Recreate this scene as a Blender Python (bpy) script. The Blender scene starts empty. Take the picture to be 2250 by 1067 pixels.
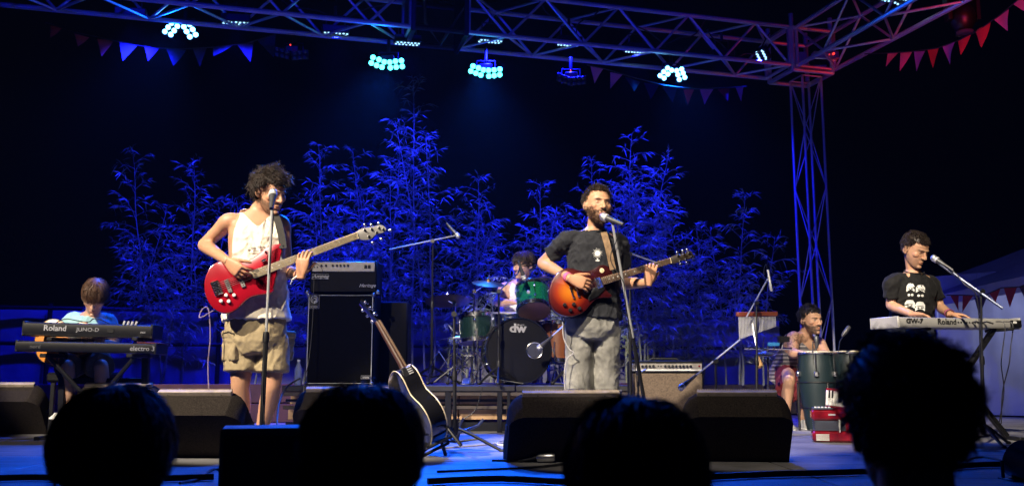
import bpy, bmesh, math, random
import numpy as np
from mathutils import Vector, Matrix, noise
from mathutils.bvhtree import BVHTree
R = math.radians
random.seed(7); rng = np.random.default_rng(7)
scene = bpy.context.scene
COL = scene.collection
V = Vector
# ---------------------------------------------------------------- camera
FPX = 2000.0; CAMZ = 0.5; PITCH = math.atan(286.5 / FPX)
cam_d = bpy.data.cameras.new('camera'); cam = bpy.data.objects.new('camera', cam_d); COL.objects.link(cam)
cam.location = (0, 0, CAMZ); cam.rotation_euler = (R(90) + PITCH, 0, 0)
cam_d.sensor_width = 36; cam_d.lens = 36 * FPX / 2250; cam_d.clip_start = 0.05; cam_d.clip_end = 500
cam_d.dof.use_dof = True; cam_d.dof.focus_distance = 6.2; cam_d.dof.aperture_fstop = 3.5
scene.camera = cam
FW = V((0, math.cos(PITCH), math.sin(PITCH))); UP = V((0, -math.sin(PITCH), math.cos(PITCH))); RT = V((1, 0, 0)); CP = V((0, 0, CAMZ))
def ray(px, py): return FW + RT * ((px - 1125) / FPX) - UP * ((py - 533.5) / FPX)
def at(px, py, Y):                       # point on a pixel's ray at ground distance Y
    d = ray(px, py); return CP + d * (Y / d.y)
def onp(px, py, P0, n):                  # point on a pixel's ray in the plane through P0 with normal n
    d = ray(px, py); return CP + d * ((P0 - CP).dot(n) / d.dot(n))
# ---------------------------------------------------------------- night sky, exposure
w = bpy.data.worlds.new('World'); scene.world = w; w.use_nodes = True
bg = w.node_tree.nodes['Background']; bg.inputs[0].default_value = (0.006, 0.010, 0.05, 1); bg.inputs[1].default_value = 0.05
scene.view_settings.view_transform = 'Standard'; scene.view_settings.look = 'None'
scene.view_settings.exposure = 0; scene.view_settings.gamma = 1
scene.cycles.use_denoising = True
scene.cycles.max_bounces = 6; scene.cycles.volume_bounces = 0; scene.cycles.sample_clamp_indirect = 4
scene.cycles.use_light_tree = True
# ---------------------------------------------------------------- stage lamps
def lamp(kind, name, loc, target, energy, color, **k):
    d = bpy.data.lights.new(name, kind); d.energy = energy; d.color = color
    o = bpy.data.objects.new(name, d); COL.objects.link(o); o.location = loc
    o.rotation_euler = (V(target) - V(loc)).to_track_quat('-Z', 'Y').to_euler()
    for a, b in k.items(): setattr(d, a, b)
    return o
WARM = (1.0, 0.87, 0.70)
# profile spots of the front truss, behind and above the camera, one for each player, others added to light wedges, amps and floor
FRONT = [((-5.4, 1.8, 5.0), at(208, 690, 7.4), 4800, 8.0), ((-5.0, 1.6, 5.4), at(560, 640, 5.75), 5600, 10),
         ((-2.9, 0.6, 5.4), at(735, 715, 7.9), 1100, 6.5), ((-1.6, 1.0, 5.4), at(1130, 645, 8.6), 5500, 7),
         ((-2.9, 1.5, 5.4), at(1300, 640, 6.05), 5400, 10), ((0.0, 1.0, 5.4), at(1490, 850, 7.0), 1100, 8.5),
         ((-0.4, 1.2, 5.4), at(1745, 755, 8.2), 3200, 8), ((0.4, 1.5, 5.4), at(2030, 650, 7.0), 4600, 8.5),
         ((-4.9, 1.2, 5.2), at(250, 915, 6.8), 450, 8.5), ((-2.4, 1.2, 5.2), at(930, 890, 6.3), 1500, 9),
         ((-0.9, 0.9, 5.3), at(1290, 870, 5.05), 700, 4.6), ((0.2, 0.9, 5.3), at(1630, 870, 5.05), 700, 4.6)]
for i, (p, t, e, a) in enumerate(FRONT):
    lamp('SPOT', 'front_spot', p, t, e, WARM, spot_size=R(2 * a), spot_blend=0.35, shadow_soft_size=0.06)
BLUE = (0.006, 0.009, 1.0)
# blue wash of the front truss
for x, e in ((-3.2, 480), (0.2, 480), (3.2, 200)):
    lamp('SPOT', 'blue_wash', (x, 2.6, 4.9), (x * 1.1, 10.0, 4.3), e, BLUE, spot_size=R(44), spot_blend=0.6, shadow_soft_size=0.15)
lamp('SPOT', 'tent_wash', (3.4, 2.8, 4.9), at(2200, 605, 10.2), 420, (0.10, 0.13, 1.0), spot_size=R(24), spot_blend=0.6, shadow_soft_size=0.1)
# red wash from the side truss at the right
lamp('SPOT', 'red_wash', (6.2, 9.2, 3.0), at(1905, 105, 9.9), 60, (1.0, 0.03, 0.05), spot_size=R(30), spot_blend=0.6, shadow_soft_size=0.1)
lamp('SPOT', 'red_wash', (3.9, 4.4, 3.1), at(2125, 105, 8.6), 520, (1.0, 0.05, 0.08), spot_size=R(21), spot_blend=0.6, shadow_soft_size=0.1)
# ---------------------------------------------------------------- mesh helpers
def frame(d, up=V((0, 0, 1))):
    d = V(d).normalized()
    if abs(d.dot(up)) > 0.99: up = V((0, 1, 0))
    a = d.cross(up).normalized(); return a, d.cross(a).normalized()
def cat_rom(pts, n=4, closed=True):
    out = []; m = len(pts)
    for i in range(m if closed else m - 1):
        g = (lambda k: pts[k % m]) if closed else (lambda k: pts[max(0, min(m - 1, k))])
        p0, p1, p2, p3 = g(i - 1), g(i), g(i + 1), g(i + 2)
        for j in range(n):
            t = j / n
            out.append(tuple(0.5 * (2 * b + (c - a) * t + (2 * a - 5 * b + 4 * c - d) * t * t + (3 * b - a - 3 * c + d) * t ** 3) for a, b, c, d in zip(p0, p1, p2, p3)))
    if not closed: out.append(tuple(pts[-1]))
    return out
class MB:
    def __init__(s): s.v = []; s.f = []
    def add(s, vs, fs):
        o = len(s.v); s.v += [V(p) for p in vs]; s.f += [tuple(i + o for i in f) for f in fs]; return s
    def box(s, c, size, rot=None, bev=0.004):
        h = [x / 2 for x in size]; b = min(bev, min(h) * 0.45); c = V(c); vs = []; idx = {}
        for sx in (-1, 1):
            for sy in (-1, 1):
                for sz in (-1, 1):
                    for ax in range(3):
                        sg = (sx, sy, sz)
                        p = V([sg[k] * (h[k] if k == ax else h[k] - b) for k in range(3)])
                        idx[(sg, ax)] = len(vs); vs.append(p)
        fs = []
        for ax in range(3):
            o = [k for k in range(3) if k != ax]
            for sg in (-1, 1):
                def key(a, b_):
                    t = [0, 0, 0]; t[ax] = sg; t[o[0]] = a; t[o[1]] = b_; return (tuple(t), ax)
                fs.append([idx[key(-1, -1)], idx[key(1, -1)], idx[key(1, 1)], idx[key(-1, 1)]])
            for a in (-1, 1):
                for b_ in (-1, 1):
                    q = []
                    for e in (-1, 1):
                        t = [0, 0, 0]; t[ax] = e; t[o[0]] = a; t[o[1]] = b_; q.append(tuple(t))
                    fs.append([idx[(q[0], o[0])], idx[(q[1], o[0])], idx[(q[1], o[1])], idx[(q[0], o[1])]])
        for sx in (-1, 1):
            for sy in (-1, 1):
                for sz in (-1, 1): fs.append([idx[((sx, sy, sz), k)] for k in range(3)])
        if rot is not None: vs = [rot @ p for p in vs]
        return s.add([p + c for p in vs], fs)
    def loft(s, rings, cap=True, closed=True):
        n = len(rings[0]); vs = [p for r in rings for p in r]; fs = []
        for i in range(len(rings) - 1):
            for j in range(n if closed else n - 1):
                k = (j + 1) % n
                fs.append((i * n + j, i * n + k, (i + 1) * n + k, (i + 1) * n + j))
        if cap: fs.append(tuple(range(n - 1, -1, -1))); fs.append(tuple((len(rings) - 1) * n + j for j in range(n)))
        return s.add(vs, fs)
    def tube(s, pts, r, seg=8, round_=False):
        pts = [V(p) for p in pts]; n = len(pts); rr = list(r) if hasattr(r, '__len__') else [r] * n
        if round_:
            d0 = (pts[0] - pts[1]).normalized(); d1 = (pts[-1] - pts[-2]).normalized()
            a, b = rr[0], rr[-1]
            pts = [pts[0] + d0 * a * 0.95, pts[0] + d0 * a * 0.7] + pts + [pts[-1] + d1 * b * 0.7, pts[-1] + d1 * b * 0.95]
            rr = [a * 0.3, a * 0.72] + rr + [b * 0.72, b * 0.3]; n += 4
        T = [(pts[min(i + 1, n - 1)] - pts[max(i - 1, 0)]).normalized() for i in range(n)]
        u, v = frame(T[0]); rings = []
        for i in range(n):
            u = (u - T[i] * u.dot(T[i]))
            u = u.normalized() if u.length > 1e-6 else frame(T[i])[0]
            v = T[i].cross(u)
            rings.append([pts[i] + (u * math.cos(a) + v * math.sin(a)) * rr[i] for a in [2 * math.pi * j / seg for j in range(seg)]])
        return s.loft(rings)
    def ell(s, c, r, rot=None, seg=14, ring=9):
        c = V(c); r = (r, r, r) if not hasattr(r, '__len__') else r; rs = []
        for i in range(ring + 1):
            t = math.pi * (0.04 + 0.92 * i / ring)
            rs.append([V((r[0] * math.sin(t) * math.cos(a), r[1] * math.sin(t) * math.sin(a), r[2] * math.cos(t))) for a in [2 * math.pi * j / seg for j in range(seg)]])
        return s.loft([[c + (rot @ p if rot is not None else p) for p in q] for q in rs])
    def lathe(s, c, axis, prof, seg=24):
        u, v = frame(axis); ax = V(axis).normalized(); c = V(c)
        return s.loft([[c + ax * h + (u * math.cos(a) + v * math.sin(a)) * max(r, 1e-4) for a in [2 * math.pi * j / seg for j in range(seg)]] for r, h in prof])
    def ringtorus(s, c, axis, Rr, r, seg=32, rs=8):
        u, v = frame(axis); ax = V(axis).normalized(); c = V(c); vs = []; fs = []
        for i in range(seg):
            a = 2 * math.pi * i / seg; o = u * math.cos(a) + v * math.sin(a)
            for j in range(rs):
                b = 2 * math.pi * j / rs; vs.append(c + o * (Rr + r * math.cos(b)) + ax * r * math.sin(b))
        for i in range(seg):
            for j in range(rs): fs.append((i * rs + j, ((i + 1) % seg) * rs + j, ((i + 1) % seg) * rs + (j + 1) % rs, i * rs + (j + 1) % rs))
        return s.add(vs, fs)
    def slab(s, outline, n, t, bev=0.006, front=0.0):
        """flat outline (3-D points in a plane), normal n toward the viewer, thickness t behind it, rounded edges"""
        n = V(n).normalized(); P = [V(p) for p in outline]; c = sum(P, V()) / len(P); m = len(P)
        area = sum((P[i] - c).cross(P[(i + 1) % m] - c).dot(n) for i in range(m))
        if area < 0: P.reverse()
        ins = []
        for i in range(m):
            e = (P[(i + 1) % m] - P[i - 1]); q = n.cross(e).normalized() if e.length > 1e-9 else V(); ins.append(q)
        rings = []
        for off, z in ((bev, 0), (bev * 0.3, -bev * 0.3), (0, -bev), (0, -t + bev), (bev * 0.3, -t + bev * 0.3), (bev, -t)):
            rings.append([P[i] + ins[i] * off + n * (z + front) for i in range(m)])
        return s.loft(rings[::-1])
    def merge(s, o): return s.add(o.v, o.f)
    def mesh(s, name, smooth=0.7):
        me = bpy.data.meshes.new(name); me.from_pydata([tuple(p) for p in s.v], [], s.f); me.update()
        bm = bmesh.new(); bm.from_mesh(me); bmesh.ops.recalc_face_normals(bm, faces=bm.faces); bm.to_mesh(me); bm.free()
        if smooth: me.shade_smooth(); me.set_sharp_from_angle(angle=smooth)
        return me
    def build(s, name, m, parent=None, smooth=0.7):
        off = wloc(parent); s.v = [p - off for p in s.v]
        return link(name, s.mesh(name, smooth), m, parent)
def wloc(o):
    p = V()
    while o is not None: p = p + o.location; o = o.parent
    return p
def link(name, me, m, parent=None):
    o = bpy.data.objects.new(name, me); COL.objects.link(o)
    if m is not None and not me.materials: me.materials.append(m)
    if parent is not None: o.parent = parent
    return o
def tag(o, label, cat, group=None, kind=None):
    if label: o['label'] = label
    if cat: o['category'] = cat
    if group: o['group'] = group
    if kind: o['kind'] = kind
    return o
def thing(name, label, cat, loc=(0, 0, 0), group=None):
    o = bpy.data.objects.new(name, None); COL.objects.link(o); o.location = loc; o.empty_display_size = 0.1
    return tag(o, label, cat, group)
_rod = {}
def rod(name, p, q, r, m, parent, seg=8):
    """a straight bar as an object of its own; alike bars share one mesh"""
    key = (m.name, seg)
    if key not in _rod:
        _rod[key] = MB().tube([(0, 0, 0), (0, 0, 1)], 1, seg).mesh('rod'); _rod[key].materials.append(m)
    p, q = V(p), V(q); d = q - p; u, v = frame(d)
    M = Matrix((( u.x * r, v.x * r, d.x, p.x), (u.y * r, v.y * r, d.y, p.y), (u.z * r, v.z * r, d.z, p.z), (0, 0, 0, 1)))
    o = bpy.data.objects.new(name, _rod[key]); COL.objects.link(o); o.parent = parent
    o.matrix_basis = Matrix.Translation(-wloc(parent)) @ M; return o
def inst(name, me, M, parent):
    o = bpy.data.objects.new(name, me); COL.objects.link(o); o.parent = parent
    o.matrix_basis = Matrix.Translation(-wloc(parent)) @ M; return o
def basis(x, y, z, p): return Matrix(((x.x, y.x, z.x, p.x), (x.y, y.y, z.y, p.y), (x.z, y.z, z.z, p.z), (0, 0, 0, 1)))
def text(s, size, P, x, y, m, parent, name='lettering', shear=0.0, ext=0.0008, bold=0.0, spacing=1.0, sx=1.0):
    c = bpy.data.curves.new('t', 'FONT'); c.body = s; c.size = size; c.shear = shear; c.extrude = ext; c.offset = bold; c.space_character = spacing
    c.resolution_u = 3; c.align_x = 'CENTER'; c.align_y = 'CENTER'
    o = bpy.data.objects.new('t', c); COL.objects.link(o)
    me = bpy.data.meshes.new_from_object(o.evaluated_get(bpy.context.evaluated_depsgraph_get())); bpy.data.objects.remove(o)
    x = V(x).normalized(); y = V(y).normalized(); y = (y - x * y.dot(x)).normalized(); z = x.cross(y)
    me.transform(basis(x * sx, y, z, V(P) - wloc(parent))); me.materials.clear(); me.name = name
    return link(name, me, m, parent)
def remesh(mb, voxel, smooth=4, fac=0.5):
    me = mb.mesh('tmp', 0); o = bpy.data.objects.new('tmp', me); COL.objects.link(o)
    r = o.modifiers.new('r', 'REMESH'); r.mode = 'VOXEL'; r.voxel_size = voxel; r.adaptivity = 0
    if smooth: q = o.modifiers.new('s', 'SMOOTH'); q.factor = fac; q.iterations = smooth
    bpy.context.view_layer.update()
    ev = o.evaluated_get(bpy.context.evaluated_depsgraph_get()); m2 = ev.to_mesh()
    n = len(m2.vertices); co = np.empty(n * 3, np.float32); m2.vertices.foreach_get('co', co)
    fs = [tuple(p.vertices) for p in m2.polygons]
    ev.to_mesh_clear(); bpy.data.objects.remove(o)
    return co.reshape(-1, 3), fs
# ---------------------------------------------------------------- procedural materials
def mat(name, col, rough=0.6, metal=0.0, var=0.2, scale=12.0, bump=0.15, bscale=None, coat=0.0, sss=0.0, emit=None, estr=0.0, attr=None, spec=0.5, sheen=0.0, bdist=0.003, trans=0.0):
    m = bpy.data.materials.new(name); m.use_nodes = True; nt = m.node_tree; N = nt.nodes; L = nt.links; b = N['Principled BSDF']
    b.inputs['Roughness'].default_value = rough; b.inputs['Metallic'].default_value = metal
    b.inputs['Coat Weight'].default_value = coat; b.inputs['Coat Roughness'].default_value = 0.06; b.inputs['Specular IOR Level'].default_value = spec
    if sheen: b.inputs['Sheen Weight'].default_value = sheen
    if trans: b.inputs['Transmission Weight'].default_value = trans
    if sss: b.inputs['Subsurface Weight'].default_value = sss; b.inputs['Subsurface Radius'].default_value = (0.012, 0.005, 0.003)
    tc = N.new('ShaderNodeTexCoord'); nz = N.new('ShaderNodeTexNoise'); nz.inputs['Scale'].default_value = scale; nz.inputs['Detail'].default_value = 5
    L.new(tc.outputs['Object'], nz.inputs['Vector'])
    mx = N.new('ShaderNodeMix'); mx.data_type = 'RGBA'; mx.blend_type = 'MULTIPLY'; mx.inputs['Factor'].default_value = 1
    mr = N.new('ShaderNodeMapRange'); mr.inputs['From Min'].default_value = 0.3; mr.inputs['From Max'].default_value = 0.7
    mr.inputs['To Min'].default_value = 1 - var; mr.inputs['To Max'].default_value = 1 + var
    L.new(nz.outputs['Fac'], mr.inputs['Value'])
    if attr: a = N.new('ShaderNodeAttribute'); a.attribute_name = attr; L.new(a.outputs['Color'], mx.inputs['A'])
    else: mx.inputs['A'].default_value = (*col, 1)
    L.new(mr.outputs['Result'], mx.inputs['B']); L.new(mx.outputs['Result'], b.inputs['Base Color'])
    if bump:
        nb = N.new('ShaderNodeTexNoise'); nb.inputs['Scale'].default_value = bscale or scale * 8; nb.inputs['Detail'].default_value = 3
        L.new(tc.outputs['Object'], nb.inputs['Vector']); bp = N.new('ShaderNodeBump'); bp.inputs['Strength'].default_value = bump; bp.inputs['Distance'].default_value = bdist
        L.new(nb.outputs['Fac'], bp.inputs['Height']); L.new(bp.outputs['Normal'], b.inputs['Normal'])
    if emit: b.inputs['Emission Color'].default_value = (*emit, 1); b.inputs['Emission Strength'].default_value = estr; m.cycles.emission_sampling = 'NONE'
    return m
M = {}
M['chrome'] = mat('chrome', (0.75, 0.75, 0.77), 0.16, 1.0, 0.08, 30, 0.03)
M['polechrome'] = mat('satin_chrome', (0.5, 0.5, 0.5), 0.32, 0.55, 0.08, 30, 0.03)
M['steel'] = mat('steel', (0.5, 0.5, 0.52), 0.3, 1.0, 0.15, 20, 0.05)
M['alu'] = mat('aluminium', (0.62, 0.62, 0.66), 0.42, 0.75, 0.2, 9, 0.1)
M['blackmetal'] = mat('black_metal', (0.006, 0.006, 0.007), 0.38, 0.0, 0.3, 15, 0.1)
M['blackplastic'] = mat('black_plastic', (0.005, 0.005, 0.006), 0.42, 0, 0.3, 30, 0.1, 200)
M['tolex'] = mat('black_tolex', (0.0035, 0.0035, 0.004), 0.6, 0, 0.3, 40, 0.5, 260, spec=.2)
M['rubber'] = mat('rubber', (0.007, 0.007, 0.007), 0.7)
M['cable'] = mat('cable_rubber', (0.012, 0.012, 0.013), 0.45)
M['palecable'] = mat('pale_cable', (0.45, 0.43, 0.42), 0.5)
M['white'] = mat('white_paint', (0.75, 0.74, 0.7), 0.5, 0, 0.06)
M['silverink'] = mat('silver_ink', (0.55, 0.55, 0.55), 0.4, 0.3, 0.1)
M['blackink'] = mat('black_ink', (0.012, 0.012, 0.012), 0.5)
M['cream'] = mat('cream_plastic', (0.7, 0.58, 0.36), 0.4, 0, 0.08)
M['gold'] = mat('gold', (0.8, 0.55, 0.2), 0.25, 1)
# ================================================================ SETTING
def onz(px, py, z):
    d = ray(px, py); return CP + d * ((z - CAMZ) / d.z)
def floor_mat():
    m = mat('stage_floor_boards', (0.17, 0.165, 0.17), 0.55, 0, 0.35, 3.0, 0.4, 60, bdist=0.004)
    nt = m.node_tree; N = nt.nodes; L = nt.links; b = N['Principled BSDF']
    tc = N.new('ShaderNodeTexCoord'); mp = N.new('ShaderNodeMapping'); mp.inputs['Scale'].default_value = (0.6, 5, 1); L.new(tc.outputs['Object'], mp.inputs[0])
    n2 = N.new('ShaderNodeTexNoise'); n2.inputs['Scale'].default_value = 2.5; n2.inputs['Detail'].default_value = 8; n2.inputs['Roughness'].default_value = 0.7; L.new(mp.outputs[0], n2.inputs[0])
    mr = N.new('ShaderNodeMapRange'); mr.inputs[1].default_value = 0.3; mr.inputs[2].default_value = 0.75; mr.inputs[3].default_value = 0.38; mr.inputs[4].default_value = 0.75
    L.new(n2.outputs['Fac'], mr.inputs[0]); L.new(mr.outputs[0], b.inputs['Roughness'])
    return m
M['floor'] = floor_mat()
M['ground'] = mat('dark_gravel', (0.05, 0.048, 0.045), 0.9, 0, 0.4, 2, 0.6, 40)
g = MB().add([(-150, -40, -1.2), (150, -40, -1.2), (150, 250, -1.2), (-150, 250, -1.2)], [(0, 1, 2, 3)]).build('ground', M['ground']); g['kind'] = 'structure'
st = MB().box((0.5, 8.2, -0.09), (19, 10.0, 0.18), bev=0.01).build('stage_floor', M['floor']); st['kind'] = 'structure'
# deck panels with recessed joints, each a panel of the floor
M['panel'] = M['floor']
pm = None
for iy in range(4):
    for ix in range(9):
        x = -8.6 + ix * 2.01 + 1.0; y = 3.22 + iy * 1.22 + 0.6
        mb = MB().box((0, 0, 0.004), (2.0, 1.212, 0.012), bev=0.004)
        if pm is None: pm = mb.mesh('deck_panel'); pm.materials.append(M['panel'])
        o = bpy.data.objects.new('deck_panel', pm); COL.objects.link(o); o.parent = st; o.location = (x, y, 0)
M['skirt'] = mat('black_skirt', (0.01, 0.01, 0.011), 0.9)
MB().box((0.5, 3.25, -0.7), (18.8, 0.04, 1.0)).build('stage_skirt', M['skirt'], st)
# ---------------------------------------------------------------- drum riser
M['ply'] = mat('black_plywood', (0.02, 0.019, 0.02), 0.6, 0, 0.4, 6, 0.3)
M['brownsteel'] = mat('brown_frame', (0.06, 0.045, 0.035), 0.6, 0, 0.3, 12, 0.2)
M['wood'] = mat('pale_pine', (0.50, 0.31, 0.16), 0.6, 0, 0.25, 5, 0.3, 50)
rx0, rx1, ry0, ry1 = -1.95, 1.02, 7.8, 10.0
riser = thing('drum_riser', 'low black riser under the drum kit with pale boards showing below its deck', 'riser', ((rx0 + rx1) / 2, ry0, 0))
for i in range(3):
    wv = (rx1 - rx0) / 3
    MB().box((rx0 + wv * (i + .5), (ry0 + ry1) / 2, 0.375), (wv - 0.006, ry1 - ry0, 0.05), bev=0.006).build('deck_panel', M['ply'], riser)
MB().box(((rx0 + rx1) / 2, ry0 + 0.04, 0.33), (rx1 - rx0 - 0.02, 0.05, 0.036)).build('rail', M['brownsteel'], riser)
MB().box(((rx0 + rx1) / 2, ry0 + 0.05, 0.215), (rx1 - rx0 - 0.02, 0.04, 0.03)).build('rail', M['brownsteel'], riser)
MB().box(((rx0 + rx1) / 2, ry0 + 0.12, 0.272), (rx1 - rx0 - 0.02, 0.03, 0.024)).build('rail', M['blackmetal'], riser)
for px, wd in ((700, .05), (860, .05), (985, .055), (1098, .045), (1118, .03), (1240, .05), (1360, .05)):
    MB().box((at(px, 850, 7.81).x, ry0 + 0.03, 0.175), (wd, 0.04, 0.348)).build('post', M['blackmetal'], riser)
for k in range(3):
    MB().box((at(1108 + 14 * k, 850, 7.9).x, ry0 + 0.09, 0.20), (0.035, 0.02, 0.09 + 0.03 * (k % 2))).build('bracket', M['blackmetal'], riser)
for z0, z1, y in ((0.105, 0.192, 8.05), (0.235, 0.258, 8.1), (0.275, 0.312, 8.12)):
    for k in range(2):
        xm = rx0 + (rx1 - rx0) * (k + .5) / 2
        MB().box((xm, y, (z0 + z1) / 2), ((rx1 - rx0) / 2 - 0.01, 0.03, z1 - z0), bev=0.003).build('board', M['wood'], riser)
MB().box(((rx0 + rx1) / 2, 8.0, 0.045), (rx1 - rx0, 0.06, 0.085)).build('sole_plate', M['blackmetal'], riser)
# ---------------------------------------------------------------- planter with bamboo, tarpaulin fence behind
SL = 0.24
def bl(x, off=0.0): return 10.1 + SL * x + off          # depth of the planter front at x
M['maroon'] = mat('stained_board', (0.06, 0.02, 0.02), 0.7, 0, 0.3, 8, 0.2)
M['soil'] = mat('potting_soil', (0.03, 0.022, 0.016), 0.95, 0, 0.5, 30, 0.8)
pl = thing('planter_box', 'long dark wooden planter trough along the back of the stage', 'planter', (0, bl(0), 0))
a = math.atan(SL); rz = Matrix.Rotation(a, 3, 'Z')
for k in range(6):
    xc = -6.6 + k * 1.9
    if xc + .9 > 3.6: continue
    for j in range(2):
        MB().box((xc, bl(xc), 0.10 + j * 0.2), (1.93, 0.03, 0.19), rz).build('board', M['maroon'], pl)
MB().box((-1.6, bl(-1.6) + 0.33, 0.2), (10.6, 0.6, 0.34), rz).build('soil', M['soil'], pl)
M['tarp'] = mat('grey_tarpaulin', (0.17, 0.17, 0.185), 0.7, 0, 0.15, 2.5, 0.5, 7, bdist=0.02)
fence = thing('tarpaulin_fence', 'waist high fence of pale tarpaulin sheets behind the bamboo', 'fence', (-1.6, bl(-1.6) + 1.0, 0))
nd = V((-math.sin(a), math.cos(a), 0)); ld = V((math.cos(a), math.sin(a), 0)); f0 = V((-1.6, bl(-1.6) + 1.0, 0))
for k in range(7):
    s0 = -7.0 + k * 1.75; vs = []; fs = []; nx, nz_ = 18, 8
    for i in range(nx + 1):
        for j in range(nz_ + 1):
            u = s0 + 1.74 * i / nx; z = 0.02 + 1.18 * j / nz_
            vs.append(f0 + ld * u + nd * (0.03 * noise.noise((u * 2.2, z * 1.1, k)) + 0.012 * math.sin(u * 9 + k)) + V((0, 0, z)))
    for i in range(nx):
        for j in range(nz_): fs.append((i * (nz_ + 1) + j, (i + 1) * (nz_ + 1) + j, (i + 1) * (nz_ + 1) + j + 1, i * (nz_ + 1) + j + 1))
    MB().add(vs, fs).build('tarpaulin_sheet', M['tarp'], fence)
    rod('post', f0 + ld * s0 - nd * 0.06, f0 + ld * s0 - nd * 0.06 + V((0, 0, 1.25)), 0.025, M['blackmetal'], fence)
for z in (0.82, 1.2): rod('rail', f0 + ld * -7.0 - nd * 0.07 + V((0, 0, z)), f0 + ld * 5.25 - nd * 0.07 + V((0, 0, z)), 0.022, M['blackmetal'], fence)
# ---------------------------------------------------------------- bamboo
M['culm'] = mat('bamboo_culm', (0.20, 0.22, 0.10), 0.45, 0, 0.3, 10, 0.1)
M['leaf'] = mat('bamboo_leaf', (0.20, 0.26, 0.13), 0.30, 0, 0.65, 4.0, 0)
def bamboo(px, tx, ty, Y, culms, spread, lab, dens=1.0, seed=0):
    r = random.Random(seed * 31 + 5); nr = np.random.default_rng(seed + 100)
    b0 = at(px, 838, Y); b0.z = 0.36; top = at(tx, ty, Y)
    t = thing('bamboo_plant', lab, 'bamboo', b0, 'potted bamboo along the back of the stage')
    P = []; D = []; Ls = []; twigs = MB()
    for c in range(culms):
        H = (top.z - b0.z) * (1.0 if c == 0 else r.uniform(0.55, 0.9))
        off = V((0, 0, 0)) if c == 0 else V((r.uniform(-1, 1) * spread * 0.45, r.uniform(-0.14, 0.14), 0))
        lean = V((top.x - b0.x, 0, 0)) if c == 0 else V((r.uniform(-1, 1) * spread * 0.6, r.uniform(-0.25, 0.25), 0))
        base = b0 + off; n = 14; pts = []
        for i in range(n + 1):
            s = i / n; pts.append(base + V((0, 0, H * s)) + lean * s ** 1.8 + V((noise.noise((c, s * 3, seed)) * 0.05, noise.noise((c + 9, s * 3, seed)) * 0.05, 0)))
        MB().tube(pts, [0.013 * (1 - 0.85 * i / n) for i in range(n + 1)], 6).build('culm', M['culm'], t)
        nb = int(H * 18 * dens)
        for k in range(nb):
            s = 0.16 + 0.84 * (k + r.random()) / nb; i = min(int(s * n), n - 1); p = pts[i].lerp(pts[i + 1], s * n - i)
            az = k * 2.4 + r.uniform(-.5, .5); bl_ = (0.48 * (1 - s) ** 0.7 + 0.09) * r.uniform(.45, 1.3) * (0.75 + 0.5 * spread) * min(1, 0.35 + s * 2.2)
            dr = V((math.cos(az), 0.7 * math.sin(az), r.uniform(.5, 1.3))).normalized(); q = p.copy(); tp = [p.copy()]; m = max(4, int(bl_ / 0.045))
            for j in range(m):
                dr = (dr + V((r.uniform(-.16, .16), r.uniform(-.16, .16), -0.09))).normalized(); q = q + dr * (bl_ / m); tp.append(q.copy())
                for _ in range(3 if j > m * .25 else 1):
                    ld_ = (dr * 0.7 + V((r.uniform(-1, 1), r.uniform(-1, 1), r.uniform(-1.0, .35))) * 0.75).normalized()
                    P.append(q + V((r.uniform(-.02, .02), r.uniform(-.02, .02), 0))); D.append(ld_); Ls.append(r.uniform(.06, .13))
            twigs.tube(tp, [0.0035 * (1 - .7 * j / m) for j in range(m + 1)], 3)
    twigs.build('twigs', M['culm'], t)['kind'] = 'stuff'
    P = np.array([tuple(x) for x in P]) - np.array(tuple(b0)); D = np.array([tuple(x) for x in D]); Ls = np.array(Ls)[:, None]
    W = np.cross(D, nr.normal(size=D.shape)); W /= np.linalg.norm(W, axis=1, keepdims=True) + 1e-9
    dz = np.zeros_like(D); dz[:, 2] = -1; N_ = np.cross(D, W)
    v0 = P; m1 = P + D * Ls * .4 + W * Ls * .065 + N_ * Ls * .02; m2 = P + D * Ls * .4 - W * Ls * .065 + N_ * Ls * .02
    mc = P + D * Ls * .42; tip = P + D * Ls + dz * Ls * .22
    vs = np.stack([v0, m1, mc, m2, tip], 1).reshape(-1, 3); k = np.arange(len(P)) * 5
    fs = np.concatenate([np.stack([k, k + 1, k + 2], 1), np.stack([k, k + 2, k + 3], 1), np.stack([k + 1, k + 4, k + 2], 1), np.stack([k + 2, k + 4, k + 3], 1)])
    me = bpy.data.meshes.new('foliage'); me.from_pydata(vs.tolist(), [], fs.tolist()); me.update()
    link('foliage', me, M['leaf'], t)['kind'] = 'stuff'
BAM = [(300, 292, 335, 10.15, 5, .75, 'bamboo with a thin bent tip at the far left of the row', .8),
       (415, 425, 355, 10.3, 5, .7, 'bamboo between the leftmost bamboo and the bass player', .9),
       (540, 520, 440, 10.4, 4, .6, 'bamboo directly behind the bass player', .8),
       (705, 700, 318, 10.2, 6, .8, 'bushy bamboo arching right behind the neck of the red bass', 1.0),
       (800, 775, 330, 10.6, 4, .7, 'bamboo with drooping top above the bass amplifier', .8),
       (905, 908, 178, 10.4, 5, .75, 'tallest bamboo of the row rising to the stage lights', .85),
       (1045, 1050, 388, 10.5, 6, .8, 'bamboo left of the drummer with a blunt top', .9),
       (1190, 1187, 400, 10.7, 5, .65, 'pointed bamboo just above the drummer', .9),
       (1310, 1300, 350, 11.0, 4, .6, 'bamboo hidden behind the singing guitarist', .9),
       (1385, 1388, 295, 10.6, 7, .85, 'tall bamboo rising behind the right shoulder of the guitarist', 1.0),
       (1465, 1462, 425, 10.8, 5, .7, 'bamboo behind the head of the sunburst guitar', .95),
       (1545, 1530, 500, 11.0, 4, .7, 'short bamboo behind the combo amplifier', .9),
       (1625, 1637, 428, 10.8, 5, .62, 'rightmost bamboo of the row beside the wind chimes', .9)]
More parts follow.
